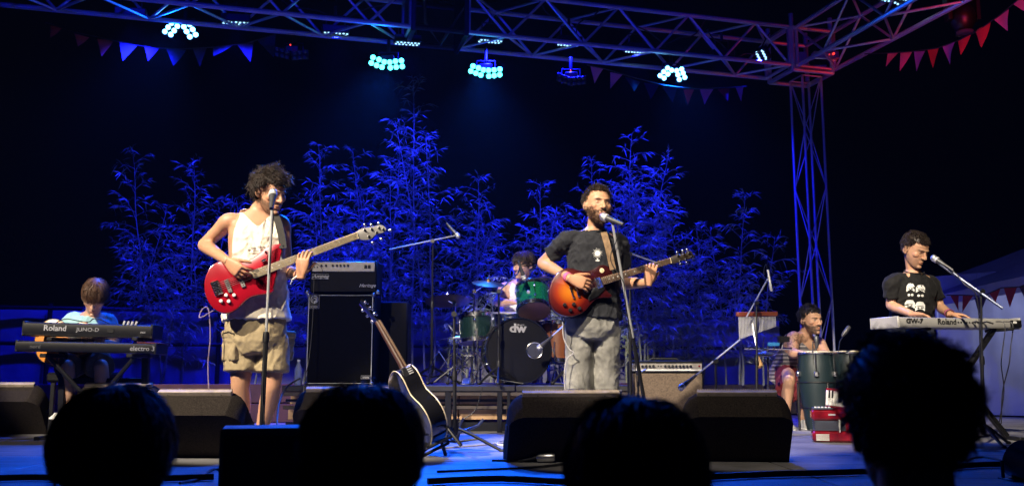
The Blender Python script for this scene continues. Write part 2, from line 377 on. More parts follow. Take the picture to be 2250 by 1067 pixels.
for i, b in enumerate(BAM): bamboo(b[0], b[1], b[2], b[3], b[4], b[5], b[6], b[7], i)
# ---------------------------------------------------------------- roof trusses
zb = at(1400, 108, 9.6).z; zt = zb + 0.46
A0 = onz(600, 28, zb); A1 = onz(1431, 112, zb); td = (A1 - A0).normalized(); tn = V((-td.y, td.x, 0)); SEC = 0.5
def box_truss(t, p, q, side, up, bay, rc=0.026, rb=0.014, m=None):
    m = m or M['alu']; d = (q - p); L_ = d.length; n = max(1, round(L_ / bay)); d = d / n
    c = [V((0, 0, 0)), side, side + up, up]
    for o in c: rod('chord', p + o, q + o, rc, m, t)
    for k in range(n):
        for (i, j) in ((0, 1), (1, 2), (2, 3), (3, 0)):
            s, e = (c[i], c[j]) if (k + i) % 2 else (c[j], c[i])
            rod('brace', p + d * k + s, p + d * (k + 1) + e, rb, m, t)
    for k in (0, n):
        for (i, j) in ((0, 1), (1, 2), (2, 3), (3, 0)): rod('end_bar', p + d * k + c[i], p + d * k + c[j], rb * 1.5, m, t)
def tr_at(px):                           # point of the near bottom chord seen at pixel column px
    lo, hi = -4.0, 12.0
    for _ in range(40):
        mid = (lo + hi) / 2; P = A0 + td * mid
        pr = 1125 + FPX * P.x / ((P - CP).dot(FW))
        if pr < px: lo = mid
        else: hi = mid
    return A0 + td * lo
up = V((0, 0, .46))
for (x0, x1, lab) in ((-130, 902, 'left half of the blue lit lattice truss across the back of the stage'), (1030, 1735, 'right half of the blue lit lattice truss across the back of the stage')):
    p, q = tr_at(x0), tr_at(x1); t = thing('lattice_truss', lab, 'truss', p, 'stage roof trusses'); box_truss(t, p, q, tn * SEC, up, 0.44)
p, q = tr_at(904), tr_at(1028); t = thing('truss_sleeve', 'dark sleeve block joining the two halves of the rear truss', 'truss joint', p)
for o in (V(), up, tn * SEC, tn * SEC + up): rod('chord', p + o, q + o, .03, M['blackmetal'], t)
for s in (.03, .97):
    c = p.lerp(q, s) + tn * SEC * .5 + up * .5; MB().box(c, (.05, .56, .56), Matrix.Rotation(math.atan2(td.y, td.x), 3, 'Z')).build('sleeve_frame', M['blackmetal'], t)
MB().tube([p.lerp(q, .2) + up, p.lerp(q, .3) + tn * .2 + up * .3, p.lerp(q, .6) + V((0, 0, -.05)) + tn * .3, p.lerp(q, .95) + up * .6], .02, 6).build('hanging_cable', M['cable'], t)
for k, (xa, xb, dz) in enumerate(((250, 480, -.03), (560, 880, -.05), (1180, 1330, .12), (1380, 1560, .05), (1560, 1700, -.04))):
    pa, pb = tr_at(xa), tr_at(xb); pts = [pa.lerp(pb, s) + tn * .05 + V((0, 0, .40 + dz - .30 * 4 * s * (1 - s) + .03 * math.sin(s * 17 + k))) for s in [i / 14 for i in range(15)]]
    MB().tube(pts, .008, 5).build('power_cable', M['cable'], bpy.data.objects['lattice_truss' if xa < 900 else 'lattice_truss.001'])
cor = tr_at(1742); t = thing('corner_block', 'truss corner block on top of the right tower lit blue and red', 'truss joint', cor)
cs = td * .52
for o in (V(), cs, tn * SEC, cs + tn * SEC):
    rod('post', cor + o + V((0, 0, -.06)), cor + o + V((0, 0, .62)), .028, M['alu'], t)
for z in (-.05, .46):
    for (o, e) in ((V(), cs), (cs, cs + tn * SEC), (cs + tn * SEC, tn * SEC), (tn * SEC, V())): rod('bar', cor + o + V((0, 0, z)), cor + e + V((0, 0, z)), .026, M['alu'], t)
MB().box(cor + cs * .5 + tn * .3 + V((0, 0, .17)), (.2, .12, .2)).build('motor_box', M['steel'], t)
MB().box(cor + cs * .72 + tn * .1 + V((0, 0, .02)), (.22, .1, .07)).build('bracket', M['steel'], t)
s0 = cor + cs * .12; t = thing('lattice_truss', 'side truss running forward from the right tower in red light', 'truss', s0, 'stage roof trusses')
box_truss(t, s0, s0 - tn * 4.6, td * SEC, up, 0.5)
tw = cor + cs * .38 + tn * .12; t = thing('truss_tower', 'slim upright lattice tower at the right with blue and red edges', 'tower', V((tw.x, tw.y, 0)))
box_truss(t, V((tw.x, tw.y, 0.02)), V((tw.x, tw.y, cor.z - .06)), td * .25, tn * .25, 0.62, .015, .006)
MB().box((tw + td * .155 + tn * .155) * 1.0 - V((0, 0, tw.z - .012)), (.6, .6, .02), Matrix.Rotation(math.atan2(td.y, td.x), 3, 'Z')).build('base_plate', M['steel'], t)
# ---------------------------------------------------------------- LED lamps on the rear truss
M['ledteal'] = mat('led_teal', (.1, .3, .3), .3, 0, 0, 5, 0, emit=(.06, .75, .72), estr=8)
M['ledwhite'] = mat('led_blue_white', (.1, .2, .3), .3, 0, 0, 5, 0, emit=(.16, .60, 1.0), estr=7)
M['ledbar'] = mat('led_pale', (.1, .2, .3), .3, 0, 0, 5, 0, emit=(.35, .7, 1.0), estr=2.2)
M['ledoff'] = mat('led_off', (.05, .06, .09), .15, 0, 0, 5, 0)
M['ledred'] = mat('led_red', (.3, .02, .02), .3, 0, 0, 5, 0, emit=(1, .04, .03), estr=2)
def lens_mesh(m, r):
    me = MB().lathe((0, 0, 0), (0, 0, 1), [(r, -.012), (r, 0), (r * .8, r * .3), (r * .3, r * .45)], 12).mesh('led_lens'); me.materials.append(m); return me
LM = {k: lens_mesh(M[k], r) for k, r in (('ledteal', .027), ('ledwhite', .026), ('ledoff', .022))}; LB = lens_mesh(M['ledbar'], .011)
def blinder(pxs, Y, key, lab, red=None, power=0, color=None):
    """lamp of two hinged panels of six lenses each"""
    Yl = Y; ns = [V((-.22, -1, -.3)).normalized(), V((.22, -1, -.3)).normalized()]
    ctr = at(sum(p[0] for q in pxs for p in q) / 12, sum(p[1] for q in pxs for p in q) / 12, Y)
    t = thing('led_blinder', lab, 'stage lamp', ctr, 'twin panel LED lamps under the truss')
    for pn, n in zip(pxs, ns):
        cx = sum(p[0] for p in pn) / 6; cy = sum(p[1] for p in pn) / 6; P0 = at(cx, cy, Y)
        pts = [onp(x, y, P0, n) for x, y in pn]; hull = [pts[0], pts[2], pts[5], pts[3]]; c = sum(hull, V()) / 4
        hull = [c + (h - c) * 1.0 + (h - c).normalized() * .04 for h in hull]
        MB().slab(hull, n, .07, .008, -.008).build('panel', M['blackmetal'], t)
        u, v = frame(n)
        for p in pts: inst('led_lens', LM[key], basis(u, v, n, p), t)
    yk = ctr + V((0, .12, 0))
    MB().tube([yk + V((-.1, 0, 0)), yk + V((-.1, 0, .16)), yk + V((.1, 0, .16)), yk + V((.1, 0, 0))], .01, 6).build('yoke', M['blackmetal'], t)
    MB().box(ctr + V((0, .1, .06)), (.14, .12, .1), bev=.01).build('housing', M['blackmetal'], t)
    rod('clamp', yk + V((0, 0, .16)), yk + V((0, 0, .3)), .018, M['blackmetal'], t)
    if red: MB().ell(at(red[0], red[1], Y - .05), .009).build('standby_light', M['ledred'], t)
    if power:
        lamp('SPOT', 'blinder_light', ctr + V((0, -.12, -.04)), ctr + V((0, -3.7, -4.2)), power, color, spot_size=R(54), spot_blend=.9, shadow_soft_size=.09)
        lamp('SPOT', 'blinder_glow', ctr + V((0, -.14, -.02)), ctr + V((0, -6.0, -2.0)), power * .08, (.003, .10, 1), spot_size=R(150), spot_blend=.5, shadow_soft_size=.10)  # second wide lamp added at each blinder to light a halo in the smoke
def zz(o, s, L_): return [(o[0] + x / s, o[1] + y / s) for x, y in L_]
blinder([zz((0, 0), 3.516, [(1323, 180), (1297, 212), (1272, 245), (1368, 203), (1343, 237), (1317, 268)]), zz((0, 0), 3.516, [(1420, 208), (1441, 245), (1466, 285), (1464, 190), (1488, 229), (1511, 269)])], 8.95, 'ledwhite', 'leftmost lit lamp with white dots under the truss', None, 1000, (.008, .10, 1))
blinder([zz((600, 0), 3.557, [(780, 450), (826, 467), (868, 485), (767, 493), (808, 512), (850, 525)]), zz((600, 0), 3.557, [(912, 488), (957, 480), (1003, 475), (917, 530), (963, 525), (1010, 520)])], 9.2, 'ledteal', 'brightest teal lamp left of the truss joint', None, 2100, (.005, .11, 1))
blinder([zz((600, 0), 3.557, [(1562, 518), (1604, 532), (1643, 548), (1545, 557), (1584, 573), (1623, 587)]), zz((600, 0), 3.557, [(1685, 551), (1728, 548), (1773, 542), (1687, 596), (1729, 592), (1772, 585)])], 9.4, 'ledteal', 'teal lamp right of the truss joint', None, 1950, (.005, .11, 1))
blinder([zz((1150, 0), 3.557, [(1127, 533), (1097, 562), (1069, 592), (1159, 550), (1129, 580), (1100, 611)]), zz((1150, 0), 3.557, [(1200, 553), (1210, 586), (1220, 622), (1238, 541), (1250, 573), (1263, 606)])], 9.75, 'ledwhite', 'lit lamp with white dots below the right half of the truss', None, 1000, (.008, .10, 1))
blinder([[(608 + 11 * i, 108 + 3 * i + 12 * j) for j in (0, 1) for i in range(3)], [(648 + 11 * i, 116 - i + 12 * j) for j in (0, 1) for i in range(3)]], 9.1, 'ledoff', 'unlit lamp with a red dot left of the brightest teal lamp', (638, 99))
blinder([[(1230 + 10 * i, 165 + 4 * i + 11 * j) for j in (0, 1) for i in range(3)], [(1262 + 10 * i, 173 - i + 11 * j) for j in (0, 1) for i in range(3)]], 9.55, 'ledoff', 'unlit lamp with a red dot right of the teal lamps', (1254, 155))
def led_bar(px, py, Y, wpx, lab, tilt=(0, .10, -1), aim=True, yaw=0.0):
    c = at(px, py, Y); n = V(tilt).normalized(); x = (td + tn * yaw).normalized(); x = (x - n * x.dot(n)).normalized(); y = n.cross(x); wd = wpx * Y / FPX
    t = thing('led_bar', lab, 'stage lamp', c, 'LED bars clamped to the truss'); Rm = Matrix((x, y, n)).transposed()
    MB().box(c - n * .045, (wd + .05, .15, .08), Rm, .008).build('housing', M['blackmetal'], t)
    for i in range(7):
        for j in (0, 1): inst('led_lens', LB, basis(x, y, n, c + x * wd * ((i + .25 * j - .125) / 6 - .5) * .96 + y * (.045 if j else -.04) * (1 if i % 2 else .8)), t)
    MB().tube([c + x * -wd * .4 - n * .05, c + x * -wd * .4 - n * .2, c + x * wd * .4 - n * .2, c + x * wd * .4 - n * .05], .009, 6).build('yoke', M['blackmetal'], t)
    rod('clamp', c - n * .2, c - n * .3, .016, M['blackmetal'], t)
    if aim:
        lamp('SPOT', 'led_bar_light', c + n * .03, c + V((0, 1.15, -2.6)), 1000, BLUE, spot_size=R(105), spot_blend=.8, shadow_soft_size=.07)
for px, py, Y, wp, lab in ((288, 39, 8.75, 56, 'leftmost of the small LED bars on the truss'), (518, 52, 9.0, 54, 'second small LED bar from the left'), (737, 76, 9.2, 52, 'small LED bar above the unlit lamp'),
                           (895, 97, 9.3, 50, 'small LED bar directly above the brightest teal lamp'), (1077, 92, 9.4, 48, 'small LED bar above the right teal lamp'), (1250, 99, 9.6, 46, 'third small LED bar right of the truss joint counted from there'[:0] + 'small LED bar above the right unlit lamp'),
                           (1398, 114, 9.75, 44, 'small LED bar left of the right white dotted lamp'), (1586, 128, 10.0, 42, 'small LED bar right of the right white dotted lamp')):
    led_bar(px, py, Y, wp, lab)
led_bar(1672, 123, 10.1, 22, 'small LED panel by the right tower turned sideways', (-.55, -.55, -.65), False, .5)
lamp('SPOT', 'led_panel_light', at(1672, 128, 10.0), at(1500, 600, 9.6), 200, BLUE, spot_size=R(80), spot_blend=.8)
led_bar(1965, 1, 9.0, 52, 'lit LED bar on the side truss at the top edge', (-.1, -.3, -1), False)
for px, py, Y, lab in ((1925, 60, 9.2, 'dark moving head lamp in the side truss'),):
    c = at(px + 190, py - 20, Y - .6); t = thing('moving_head', lab, 'stage lamp', c)
    MB().ell(c, (.12, .12, .16)).build('head', M['blackplastic'], t); MB().box(c + V((0, 0, .22)), (.3, .2, .1), bev=.02).build('base', M['blackplastic'], t)
    for s in (-1, 1): MB().box(c + V((s * .14, 0, .08)), (.04, .1, .22)).build('arm', M['blackplastic'], t)
    MB().lathe(c + V((0, -.02, -.15)), (0, 0, -1), [(.085, 0), (.085, .03), (.05, .04)], 16).build('lens', M['ledoff'], t)
c = at(1832, 118, 10.2); t = thing('standby_box', 'small electrical box with a red standby light at the tower corner', 'box', c)
MB().box(c + V((-.08, .06, -.01)), (.3, .1, .1), bev=.01).build('case', M['steel'], t); MB().ell(c, .014).build('standby_light', M['ledred'], t); MB().ell(c + V((-.05, 0, -.01)), .006).build('standby_light', M['ledred'], t)
# ---------------------------------------------------------------- bunting
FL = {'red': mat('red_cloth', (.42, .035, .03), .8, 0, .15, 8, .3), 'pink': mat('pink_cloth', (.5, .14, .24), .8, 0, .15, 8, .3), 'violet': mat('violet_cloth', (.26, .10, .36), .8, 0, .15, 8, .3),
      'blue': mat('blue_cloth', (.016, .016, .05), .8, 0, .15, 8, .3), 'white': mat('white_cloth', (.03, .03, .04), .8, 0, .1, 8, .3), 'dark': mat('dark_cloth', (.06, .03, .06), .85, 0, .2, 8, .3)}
def bunting(lab, flags, Yf, cord, seed=0):
    t = thing('bunting', lab, 'bunting', at(*flags[0][1][0], Yf(flags[0][1][0][0])))
    for col, tri in flags:
        P = [at(x, y, Yf(x)) for x, y in tri]; P[2] = P[2] + V((0, random.uniform(-.06, .06), 0)); nn = (P[1] - P[0]).cross(P[2] - P[0]).normalized(); n = 6; vs = []; fs = []; id_ = {}
        amp = random.uniform(-.03, .03)
        for sd in (0, 1):
            for i in range(n + 1):
                for j in range(n + 1 - i):
                    a_, b_ = i / n, j / n; p = P[0] * (1 - a_ - b_) + P[1] * a_ + P[2] * b_
                    id_[(sd, i, j)] = len(vs); vs.append(p + nn * (amp * math.sin(a_ * 5 + b_ * 2) * (b_ + .2) + sd * .0015))
            for i in range(n):
                for j in range(n - i):
                    fs.append((id_[(sd, i, j)], id_[(sd, i + 1, j)], id_[(sd, i, j + 1)]))
                    if i + j < n - 1: fs.append((id_[(sd, i + 1, j)], id_[(sd, i + 1, j + 1)], id_[(sd, i, j + 1)]))
        MB().add(vs, fs).build('flag', FL[col], t)
    MB().tube([at(x, y, Yf(x)) for x, y in cord], .006, 5).build('cord', M['cable'], t)
f = lambda x: 8.7 + .0012 * x
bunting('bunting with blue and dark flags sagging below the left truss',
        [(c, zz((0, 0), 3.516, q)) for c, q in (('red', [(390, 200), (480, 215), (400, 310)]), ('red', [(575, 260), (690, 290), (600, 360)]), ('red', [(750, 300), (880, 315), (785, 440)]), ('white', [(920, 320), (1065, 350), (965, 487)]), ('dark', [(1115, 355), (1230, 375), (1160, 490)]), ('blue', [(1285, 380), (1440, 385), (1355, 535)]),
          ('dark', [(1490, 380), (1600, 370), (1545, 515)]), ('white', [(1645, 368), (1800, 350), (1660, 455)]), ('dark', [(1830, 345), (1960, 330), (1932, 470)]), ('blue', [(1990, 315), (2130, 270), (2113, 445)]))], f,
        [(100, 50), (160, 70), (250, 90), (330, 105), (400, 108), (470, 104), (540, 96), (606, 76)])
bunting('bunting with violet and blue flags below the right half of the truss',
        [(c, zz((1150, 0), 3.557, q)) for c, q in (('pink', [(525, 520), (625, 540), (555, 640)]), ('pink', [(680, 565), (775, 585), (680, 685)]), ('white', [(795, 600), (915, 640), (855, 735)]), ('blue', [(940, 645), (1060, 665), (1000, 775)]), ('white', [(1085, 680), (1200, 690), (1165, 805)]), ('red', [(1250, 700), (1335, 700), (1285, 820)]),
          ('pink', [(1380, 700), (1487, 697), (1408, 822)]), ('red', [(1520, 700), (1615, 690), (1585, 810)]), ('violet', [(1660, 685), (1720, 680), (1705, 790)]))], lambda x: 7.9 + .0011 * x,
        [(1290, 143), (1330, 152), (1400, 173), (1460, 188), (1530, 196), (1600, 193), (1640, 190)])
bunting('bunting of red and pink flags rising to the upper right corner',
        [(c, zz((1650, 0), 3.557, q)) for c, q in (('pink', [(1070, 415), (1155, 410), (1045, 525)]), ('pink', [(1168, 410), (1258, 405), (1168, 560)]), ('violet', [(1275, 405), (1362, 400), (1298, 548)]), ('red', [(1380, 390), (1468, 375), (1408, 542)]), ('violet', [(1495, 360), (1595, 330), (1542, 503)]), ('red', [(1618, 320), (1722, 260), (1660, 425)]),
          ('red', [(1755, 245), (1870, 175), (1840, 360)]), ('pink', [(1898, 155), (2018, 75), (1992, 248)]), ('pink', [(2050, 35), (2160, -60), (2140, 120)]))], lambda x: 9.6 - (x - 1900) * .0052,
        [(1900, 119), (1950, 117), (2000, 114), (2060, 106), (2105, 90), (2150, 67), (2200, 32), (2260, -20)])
# ---------------------------------------------------------------- tent at the right
M['canvas'] = mat('pale_canvas', (.42, .42, .44), .75, 0, .12, 3, .35, 30)
tent = thing('marquee_tent', 'pale canvas marquee with sloping roof behind the right keyboard player', 'tent', (5.6, 11.5, 0))
def sheet(corn, n=14, amp=.03, sd=0):
    vs = []; fs = []
    for i in range(n + 1):
        for j in range(n + 1):
            u, v = i / n, j / n; p = corn[0] * (1 - u) * (1 - v) + corn[1] * u * (1 - v) + corn[2] * u * v + corn[3] * (1 - u) * v
            vs.append(p + V((0, amp * (noise.noise((u * 4 + sd, v * 1.2, sd)) + .5 * math.sin(u * 15)), -4 * amp * v * (1 - v))))
    for i in range(n):
        for j in range(n): fs.append((i * (n + 1) + j, (i + 1) * (n + 1) + j, (i + 1) * (n + 1) + j + 1, i * (n + 1) + j + 1))
    return MB().add(vs, fs)
e0, e1 = at(2055, 650, 10.6), at(2330, 588, 8.8); r0, r1 = at(2075, 612, 12.0), at(2400, 490, 10.8)
sheet([e0, e1, r1, r0], 16, .05, 1).build('roof', M['canvas'], tent)
v0, v1 = at(2055, 672, 10.6), at(2330, 628, 8.8)
sheet([v0, v1, e1, e0], 16, .015, 2).build('valance', M['canvas'], tent)
w0, w1 = at(2055, 660, 11.3), at(2360, 640, 10.2)
for k in range(3):
    a_, b_ = w0.lerp(w1, k / 3), w0.lerp(w1, (k + .995) / 3)
    sheet([V((a_.x, a_.y, .02)), V((b_.x, b_.y, .02)), V((b_.x, b_.y, b_.z + .3)), V((a_.x, a_.y, a_.z + .3))], 12, .03, 3 + k).build('side_wall', M['canvas'], tent)
rod('pole', V((e0.x, e0.y, .01)), e0, .02, M['alu'], tent); rod('pole', V((e1.x, e1.y, .01)), e1, .02, M['alu'], tent)
pk = at(2215, 645, 9.9); lamp('AREA', 'tent_light', pk, pk + V((-.1, 1, -.6)), 7, (.42, .48, 1.0), size=.3)
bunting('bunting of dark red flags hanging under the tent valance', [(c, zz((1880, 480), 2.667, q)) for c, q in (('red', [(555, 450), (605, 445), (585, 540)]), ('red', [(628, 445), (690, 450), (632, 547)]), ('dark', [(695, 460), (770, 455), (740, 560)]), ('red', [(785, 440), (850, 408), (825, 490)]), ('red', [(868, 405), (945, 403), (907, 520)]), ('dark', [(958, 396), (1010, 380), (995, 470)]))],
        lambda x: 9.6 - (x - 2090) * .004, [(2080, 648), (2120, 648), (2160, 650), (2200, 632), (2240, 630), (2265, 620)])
# ================================================================ PEOPLE
M['skin'] = mat('skin', (.5, .3, .2), .5, 0, .08, 14, .12, 260, attr='Col', sss=.08, spec=.4, bdist=.001)
def hairmat(n, c, r=.5): return mat(n, c, r, 0, .35, 25, 0, spec=.45)
M['hair_brown'] = hairmat('dark_brown_hair', (.026, .016, .010)); M['hair_black'] = hairmat('black_hair', (.014, .011, .010)); M['hair_light'] = hairmat('light_brown_hair', (.085, .040, .018))
M['hair_dark'] = hairmat('dark_hair', (.010, .009, .010), .5)
def cloth(n, c, scale=30, var=.12, bump=.35, **k): return mat(n, c, .85, 0, var, scale, bump, 420, sheen=.03, spec=.15, bdist=.0015, **k)
def smooth_path(pts, rad, n=4):
    q = cat_rom([(*p, r) for p, r in zip(pts, rad)], n, closed=False)
    return [V(x[:3]) for x in q], [max(.002, x[3]) for x in q]
def limb(mb, pts, rad, n=5, seg=14, round_=True):
    p, r = smooth_path(pts, rad, n); mb.tube(p, r, seg, round_); return mb
def oval(c, u, v, a, b, seg=24, pw=2.3):
    o = []
    for i in range(seg):
        t = 2 * math.pi * i / seg; ct, s_ = math.cos(t), math.sin(t)
        o.append(c + u * a * math.copysign(abs(ct) ** (2 / pw), ct) + v * b * math.copysign(abs(s_) ** (2 / pw), s_))
    return o
def head_raw(jaw=1.0, ears=True):
    """head facing -y, centre between the ears, z up"""
    m = MB(); m.ell((0, .014, .038), (.0765, .098, .088), seg=24, ring=16)
    rings = []
    for z, cy, a, b in ((.06, -.012, .068, .078), (.03, -.016, .070, .080), (0, -.018, .0695, .080), (-.03, -.020, .066 * jaw, .078), (-.06, -.024, .060 * jaw, .072), (-.085, -.032, .050 * jaw, .062), (-.103, -.044, .038 * jaw, .046), (-.116, -.056, .022, .028)):
        rings.append(oval(V((0, cy, z)), V((1, 0, 0)), V((0, 1, 0)), a, b, 24, 2.2))
    m.loft(rings)
    m.ell((0, -.088, .030), (.050, .013, .010))
    m.tube([(0, -.092, .026), (0, -.101, .008), (0, -.112, -.012), (0, -.117, -.022)], [.007, .0085, .0105, .0125], 10, True)
    for s in (-1, 1):
        m.ell((s * .0115, -.104, -.025), (.008, .011, .008)); m.ell((s * .042, -.060, -.012), (.027, .028, .026)); m.ell((s * .032, -.082, .009), (.013, .012, .011))
        if ears: m.ell((s * .080, .012, -.002), (.009, .020, .031), Matrix.Rotation(s * -.35, 3, 'Z') @ Matrix.Rotation(.2, 3, 'X')); m.ell((s * .078, .006, -.026), (.008, .010, .012))
    m.ell((0, -.096, -.057), (.025, .010, .0055)); m.ell((0, -.095, -.067), (.021, .011, .0065)); m.ell((0, -.091, -.099), (.021, .016, .014))
    return m
def nz3(P, s, sd=0): return np.array([noise.noise((p[0] * s + sd, p[1] * s, p[2] * s)) for p in P])
def build_head(hc, rot, sc, skin, beard=0.0, beardcol=(.03, .018, .012), closed=False, jaw=1.0, brow=(.03, .02, .014), stub=0.0):
    """returns world verts, faces, colours"""
    co, fs = remesh(head_raw(jaw), .0030, 3)
    x, y, z = co[:, 0], co[:, 1], co[:, 2]; ax = np.abs(x)
    g = np.exp(-(((ax - .032) / .017) ** 2 + ((z - .010) / .010) ** 2)) * (y < -.04); co[:, 1] += g * .0065
    g = np.exp(-(((ax) / .03) ** 2 + ((z + .0615) / .0028) ** 2)) * (y < -.05); co[:, 1] += g * .004
    g = np.exp(-(((ax - .013) / .006) ** 2 + ((z + .033) / .003) ** 2)) * (y < -.08); co[:, 1] += g * .003
    c = np.tile(np.array(skin), (len(co), 1))
    def blend(w, col):
        nonlocal c
        w = np.clip(w, 0, 1)[:, None]; c = c * (1 - w) + np.array(col) * w
    front = (y < -.045).astype(float)
    blend(front * .35 * np.exp(-(((ax - .045) / .022) ** 2 + ((z + .02) / .02) ** 2)), np.array(skin) * (1.05, .72, .66))
    nn = nz3(co, 60)
    if beard or stub:
        k = beard if beard else stub
        edge = -.036 + .03 * np.clip((y + .035) / .03, 0, 1) + .006 * nn
        wv = np.clip((edge - z) / .010, 0, 1) * (y < .012) * np.clip((-.118 - 0 - y) * -30, 0, 1)
        must = np.exp(-((z + .044) / .007) ** 2) * (ax < .032) * front
        lip = np.exp(-((ax / .022) ** 2 + ((z + .061) / .009) ** 2)) * front
        wv = np.maximum(wv, must * .9) * (1 - np.clip(lip * 1.2, 0, 1)); wv *= 1 - np.clip((z + .028) / .006, 0, 1) * (ax < .055)
        blend(wv * k * (.85 + .3 * nn), beardcol)
    blend(.75 * front * np.exp(-((ax / .022) ** 4 + ((z + .062) / .0085) ** 4)), (skin[0] * .75, skin[1] * .45, skin[2] * .45))
    by = .0265 + .004 * (1 - (ax - .034) ** 2 / .0004)
    blend(.92 * front * np.exp(-(((z - by) / .0055) ** 4 + ((ax - .034) / .019) ** 4)), brow)
    if closed: blend(.85 * front * np.exp(-(((z - .006) / .0035) ** 4 + ((ax - .032) / .014) ** 4)), (.02, .012, .01))
    else:
        blend(.9 * front * np.exp(-(((z - .0095) / .0052) ** 4 + ((ax - .032) / .0125) ** 4)), (.34, .3, .27))
        blend(1.0 * front * np.exp(-(((z - .0095) / .0055) ** 4 + ((ax - .032) / .0055) ** 4)), (.02, .013, .01))
        blend(.9 * front * np.exp(-(((z - .0155) / .0018) ** 4 + ((ax - .032) / .014) ** 4)), (.03, .02, .015))
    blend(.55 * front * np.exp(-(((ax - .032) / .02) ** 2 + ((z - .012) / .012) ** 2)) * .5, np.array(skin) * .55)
    blend(front * np.exp(-(((ax - .009) / .004) ** 2 + ((z + .033) / .003) ** 2)) * .8, np.array(skin) * .25)
    Rm = np.array(rot); w = co @ Rm.T * sc + np.array(tuple(hc))
    return w, fs, c
def rot_head(yaw, pitch=0, roll=0):      # degrees; yaw + turns the face to picture right, pitch + looks down
    return Matrix.Rotation(R(yaw), 3, 'Z') @ Matrix.Rotation(R(pitch), 3, 'X') @ Matrix.Rotation(R(roll), 3, 'Y')
def hand(side, w, d, palm, curl=(.5, .6, .4), sc=1.0, spread=.10, thumb=(.6, .3), curls=None):
    d = V(d).normalized(); palm = V(palm); palm = (palm - d * palm.dot(d)).normalized(); th = d.cross(palm) * side; w = V(w); m = MB()
    P = lambda x, y, z: w + (d * x + th * y - palm * z) * sc       # z: back of the hand
    rings = []
    for x, a, b in ((-.02, .024, .020), (.0, .026, .019), (.03, .035, .018), (.065, .041, .016), (.088, .040, .013), (.096, .034, .010)):
        rings.append(oval(P(x, 0, 0), th * sc, palm * sc, a, b, 16, 2.6))
    m.loft(rings)
    L_ = [(.030, .073, .0088), (.0105, .082, .0092), (-.0095, .077, .0088), (-.029, .060, .0078)]
    for i, (y, ln, r) in enumerate(L_):
        cu = curls[i] if curls else curl; p = P(.086, y, .002); ang = 0.0; sd = (1.5 - i) * spread; pts = [P(.07, y * .9, .001), p]
        for s, fr in zip(cu, (.45, .31, .24)):
            ang += s; dv = (d * math.cos(ang) + palm * math.sin(ang) + th * sd * .5 * (1 if ang < 1.2 else 0)).normalized(); p = p + dv * ln * fr * sc; pts.append(p)
        m.tube(pts, [r * sc, r * sc, r * .97 * sc, r * .88 * sc, r * .72 * sc], 8, True)
    a1, a2 = thumb; b = P(.022, .026, -.004); d1 = (d * math.cos(a1) + th * math.sin(a1) + palm * a2).normalized(); p1 = b + d1 * .040 * sc; d2 = (d1 + d * .35 + palm * a2 * .6).normalized(); p2 = p1 + d2 * .032 * sc; p3 = p2 + (d2 + palm * .2).normalized() * .024 * sc
    m.tube([b, p1, p2, p3], [.0135 * sc, .0115 * sc, .0105 * sc, .008 * sc], 8, True)
    return remesh(m, .0030, 2)
def rings_torso(P, grow=0.0, seg=28, rows=None):
    """P: joints; rings up the spine from crotch to neck base"""
    lat = (P['sL'] - P['sR']); lat0 = (P['hL'] - P['hR']); s = P.get('s', 1.0); out = []
    rows = rows or [(-.10, .135, .105), (0, .165, .115), (.10, .160, .112), (.22, .148, .105), (.45, .160, .112), (.65, .172, .118), (.80, .178, .112), (.90, .165, .098), (.97, .115, .078), (1.03, .066, .062)]
    sp = P['nb'] - P['pel']; mid = P.get('chest')
    for t, a, b in rows:
        if mid is not None:
            tt = max(0, min(1, t)); c = P['pel'] * (1 - tt) ** 2 + (mid * 2 - (P['pel'] + P['nb']) * .5) * 2 * tt * (1 - tt) + P['nb'] * tt * tt + sp * (t - tt)
        else: c = P['pel'] + sp * t
        u = lat0.normalized().lerp(lat.normalized(), max(0, min(1, t))).normalized(); f_ = sp.cross(u).normalized(); u = f_.cross(sp).normalized() * 1.0
        out.append(oval(c, u, f_, (a + grow) * s, (b + grow) * s, seg, 2.35))
    return out
def put(name, co, fs, m, parent, cols=None, smooth=True):
    off = np.array(tuple(wloc(parent))); me = bpy.data.meshes.new(name); me.from_pydata((co - off).tolist(), [], fs); me.update()
    if smooth: me.shade_smooth()
    if cols is not None:
        at_ = me.color_attributes.new('Col', 'FLOAT_COLOR', 'POINT'); at_.data.foreach_set('color', np.concatenate([cols, np.ones((len(cols), 1))], 1).astype(np.float32).ravel())
    return link(name, me, m, parent)
def normals(co, fs):
    me = bpy.data.meshes.new('n'); me.from_pydata(co.tolist(), [], fs); me.update(); n = np.empty(len(co) * 3, np.float32); me.vertex_normals.foreach_get('vector', n); bpy.data.meshes.remove(me); return n.reshape(-1, 3)
def folds(co, fs, amp, sc, stretch=(1, 1, .45), seed=0, amp2=0.0, sc2=30):
    n = normals(co, fs); d = np.empty(len(co))
    for i, p in enumerate(co):
        q = (p[0] * sc * stretch[0] + seed, p[1] * sc * stretch[1], p[2] * sc * stretch[2])
        a = noise.noise(q); k_ = 1.5; wv = max(0.0, 1 - abs(noise.noise((q[0] * k_ + a * 1.2 + q[2] * .7, q[1] * k_, q[2] * k_ * 1.4 + 5 + a))) * 2.6) ** 2
        w2 = max(0.0, 1 - abs(noise.noise((q[0] * 3.3 - q[2] * 1.5, q[1] * 3.3, q[2] * 4 + 9 + a))) * 2.6) ** 2
        d[i] = amp * (a * .7 + wv * 1.15 + w2 * .45 - .45) + (amp2 * noise.noise((p[0] * sc2, p[1] * sc2, p[2] * sc2)) if amp2 else 0)
    return co + n * d[:, None]
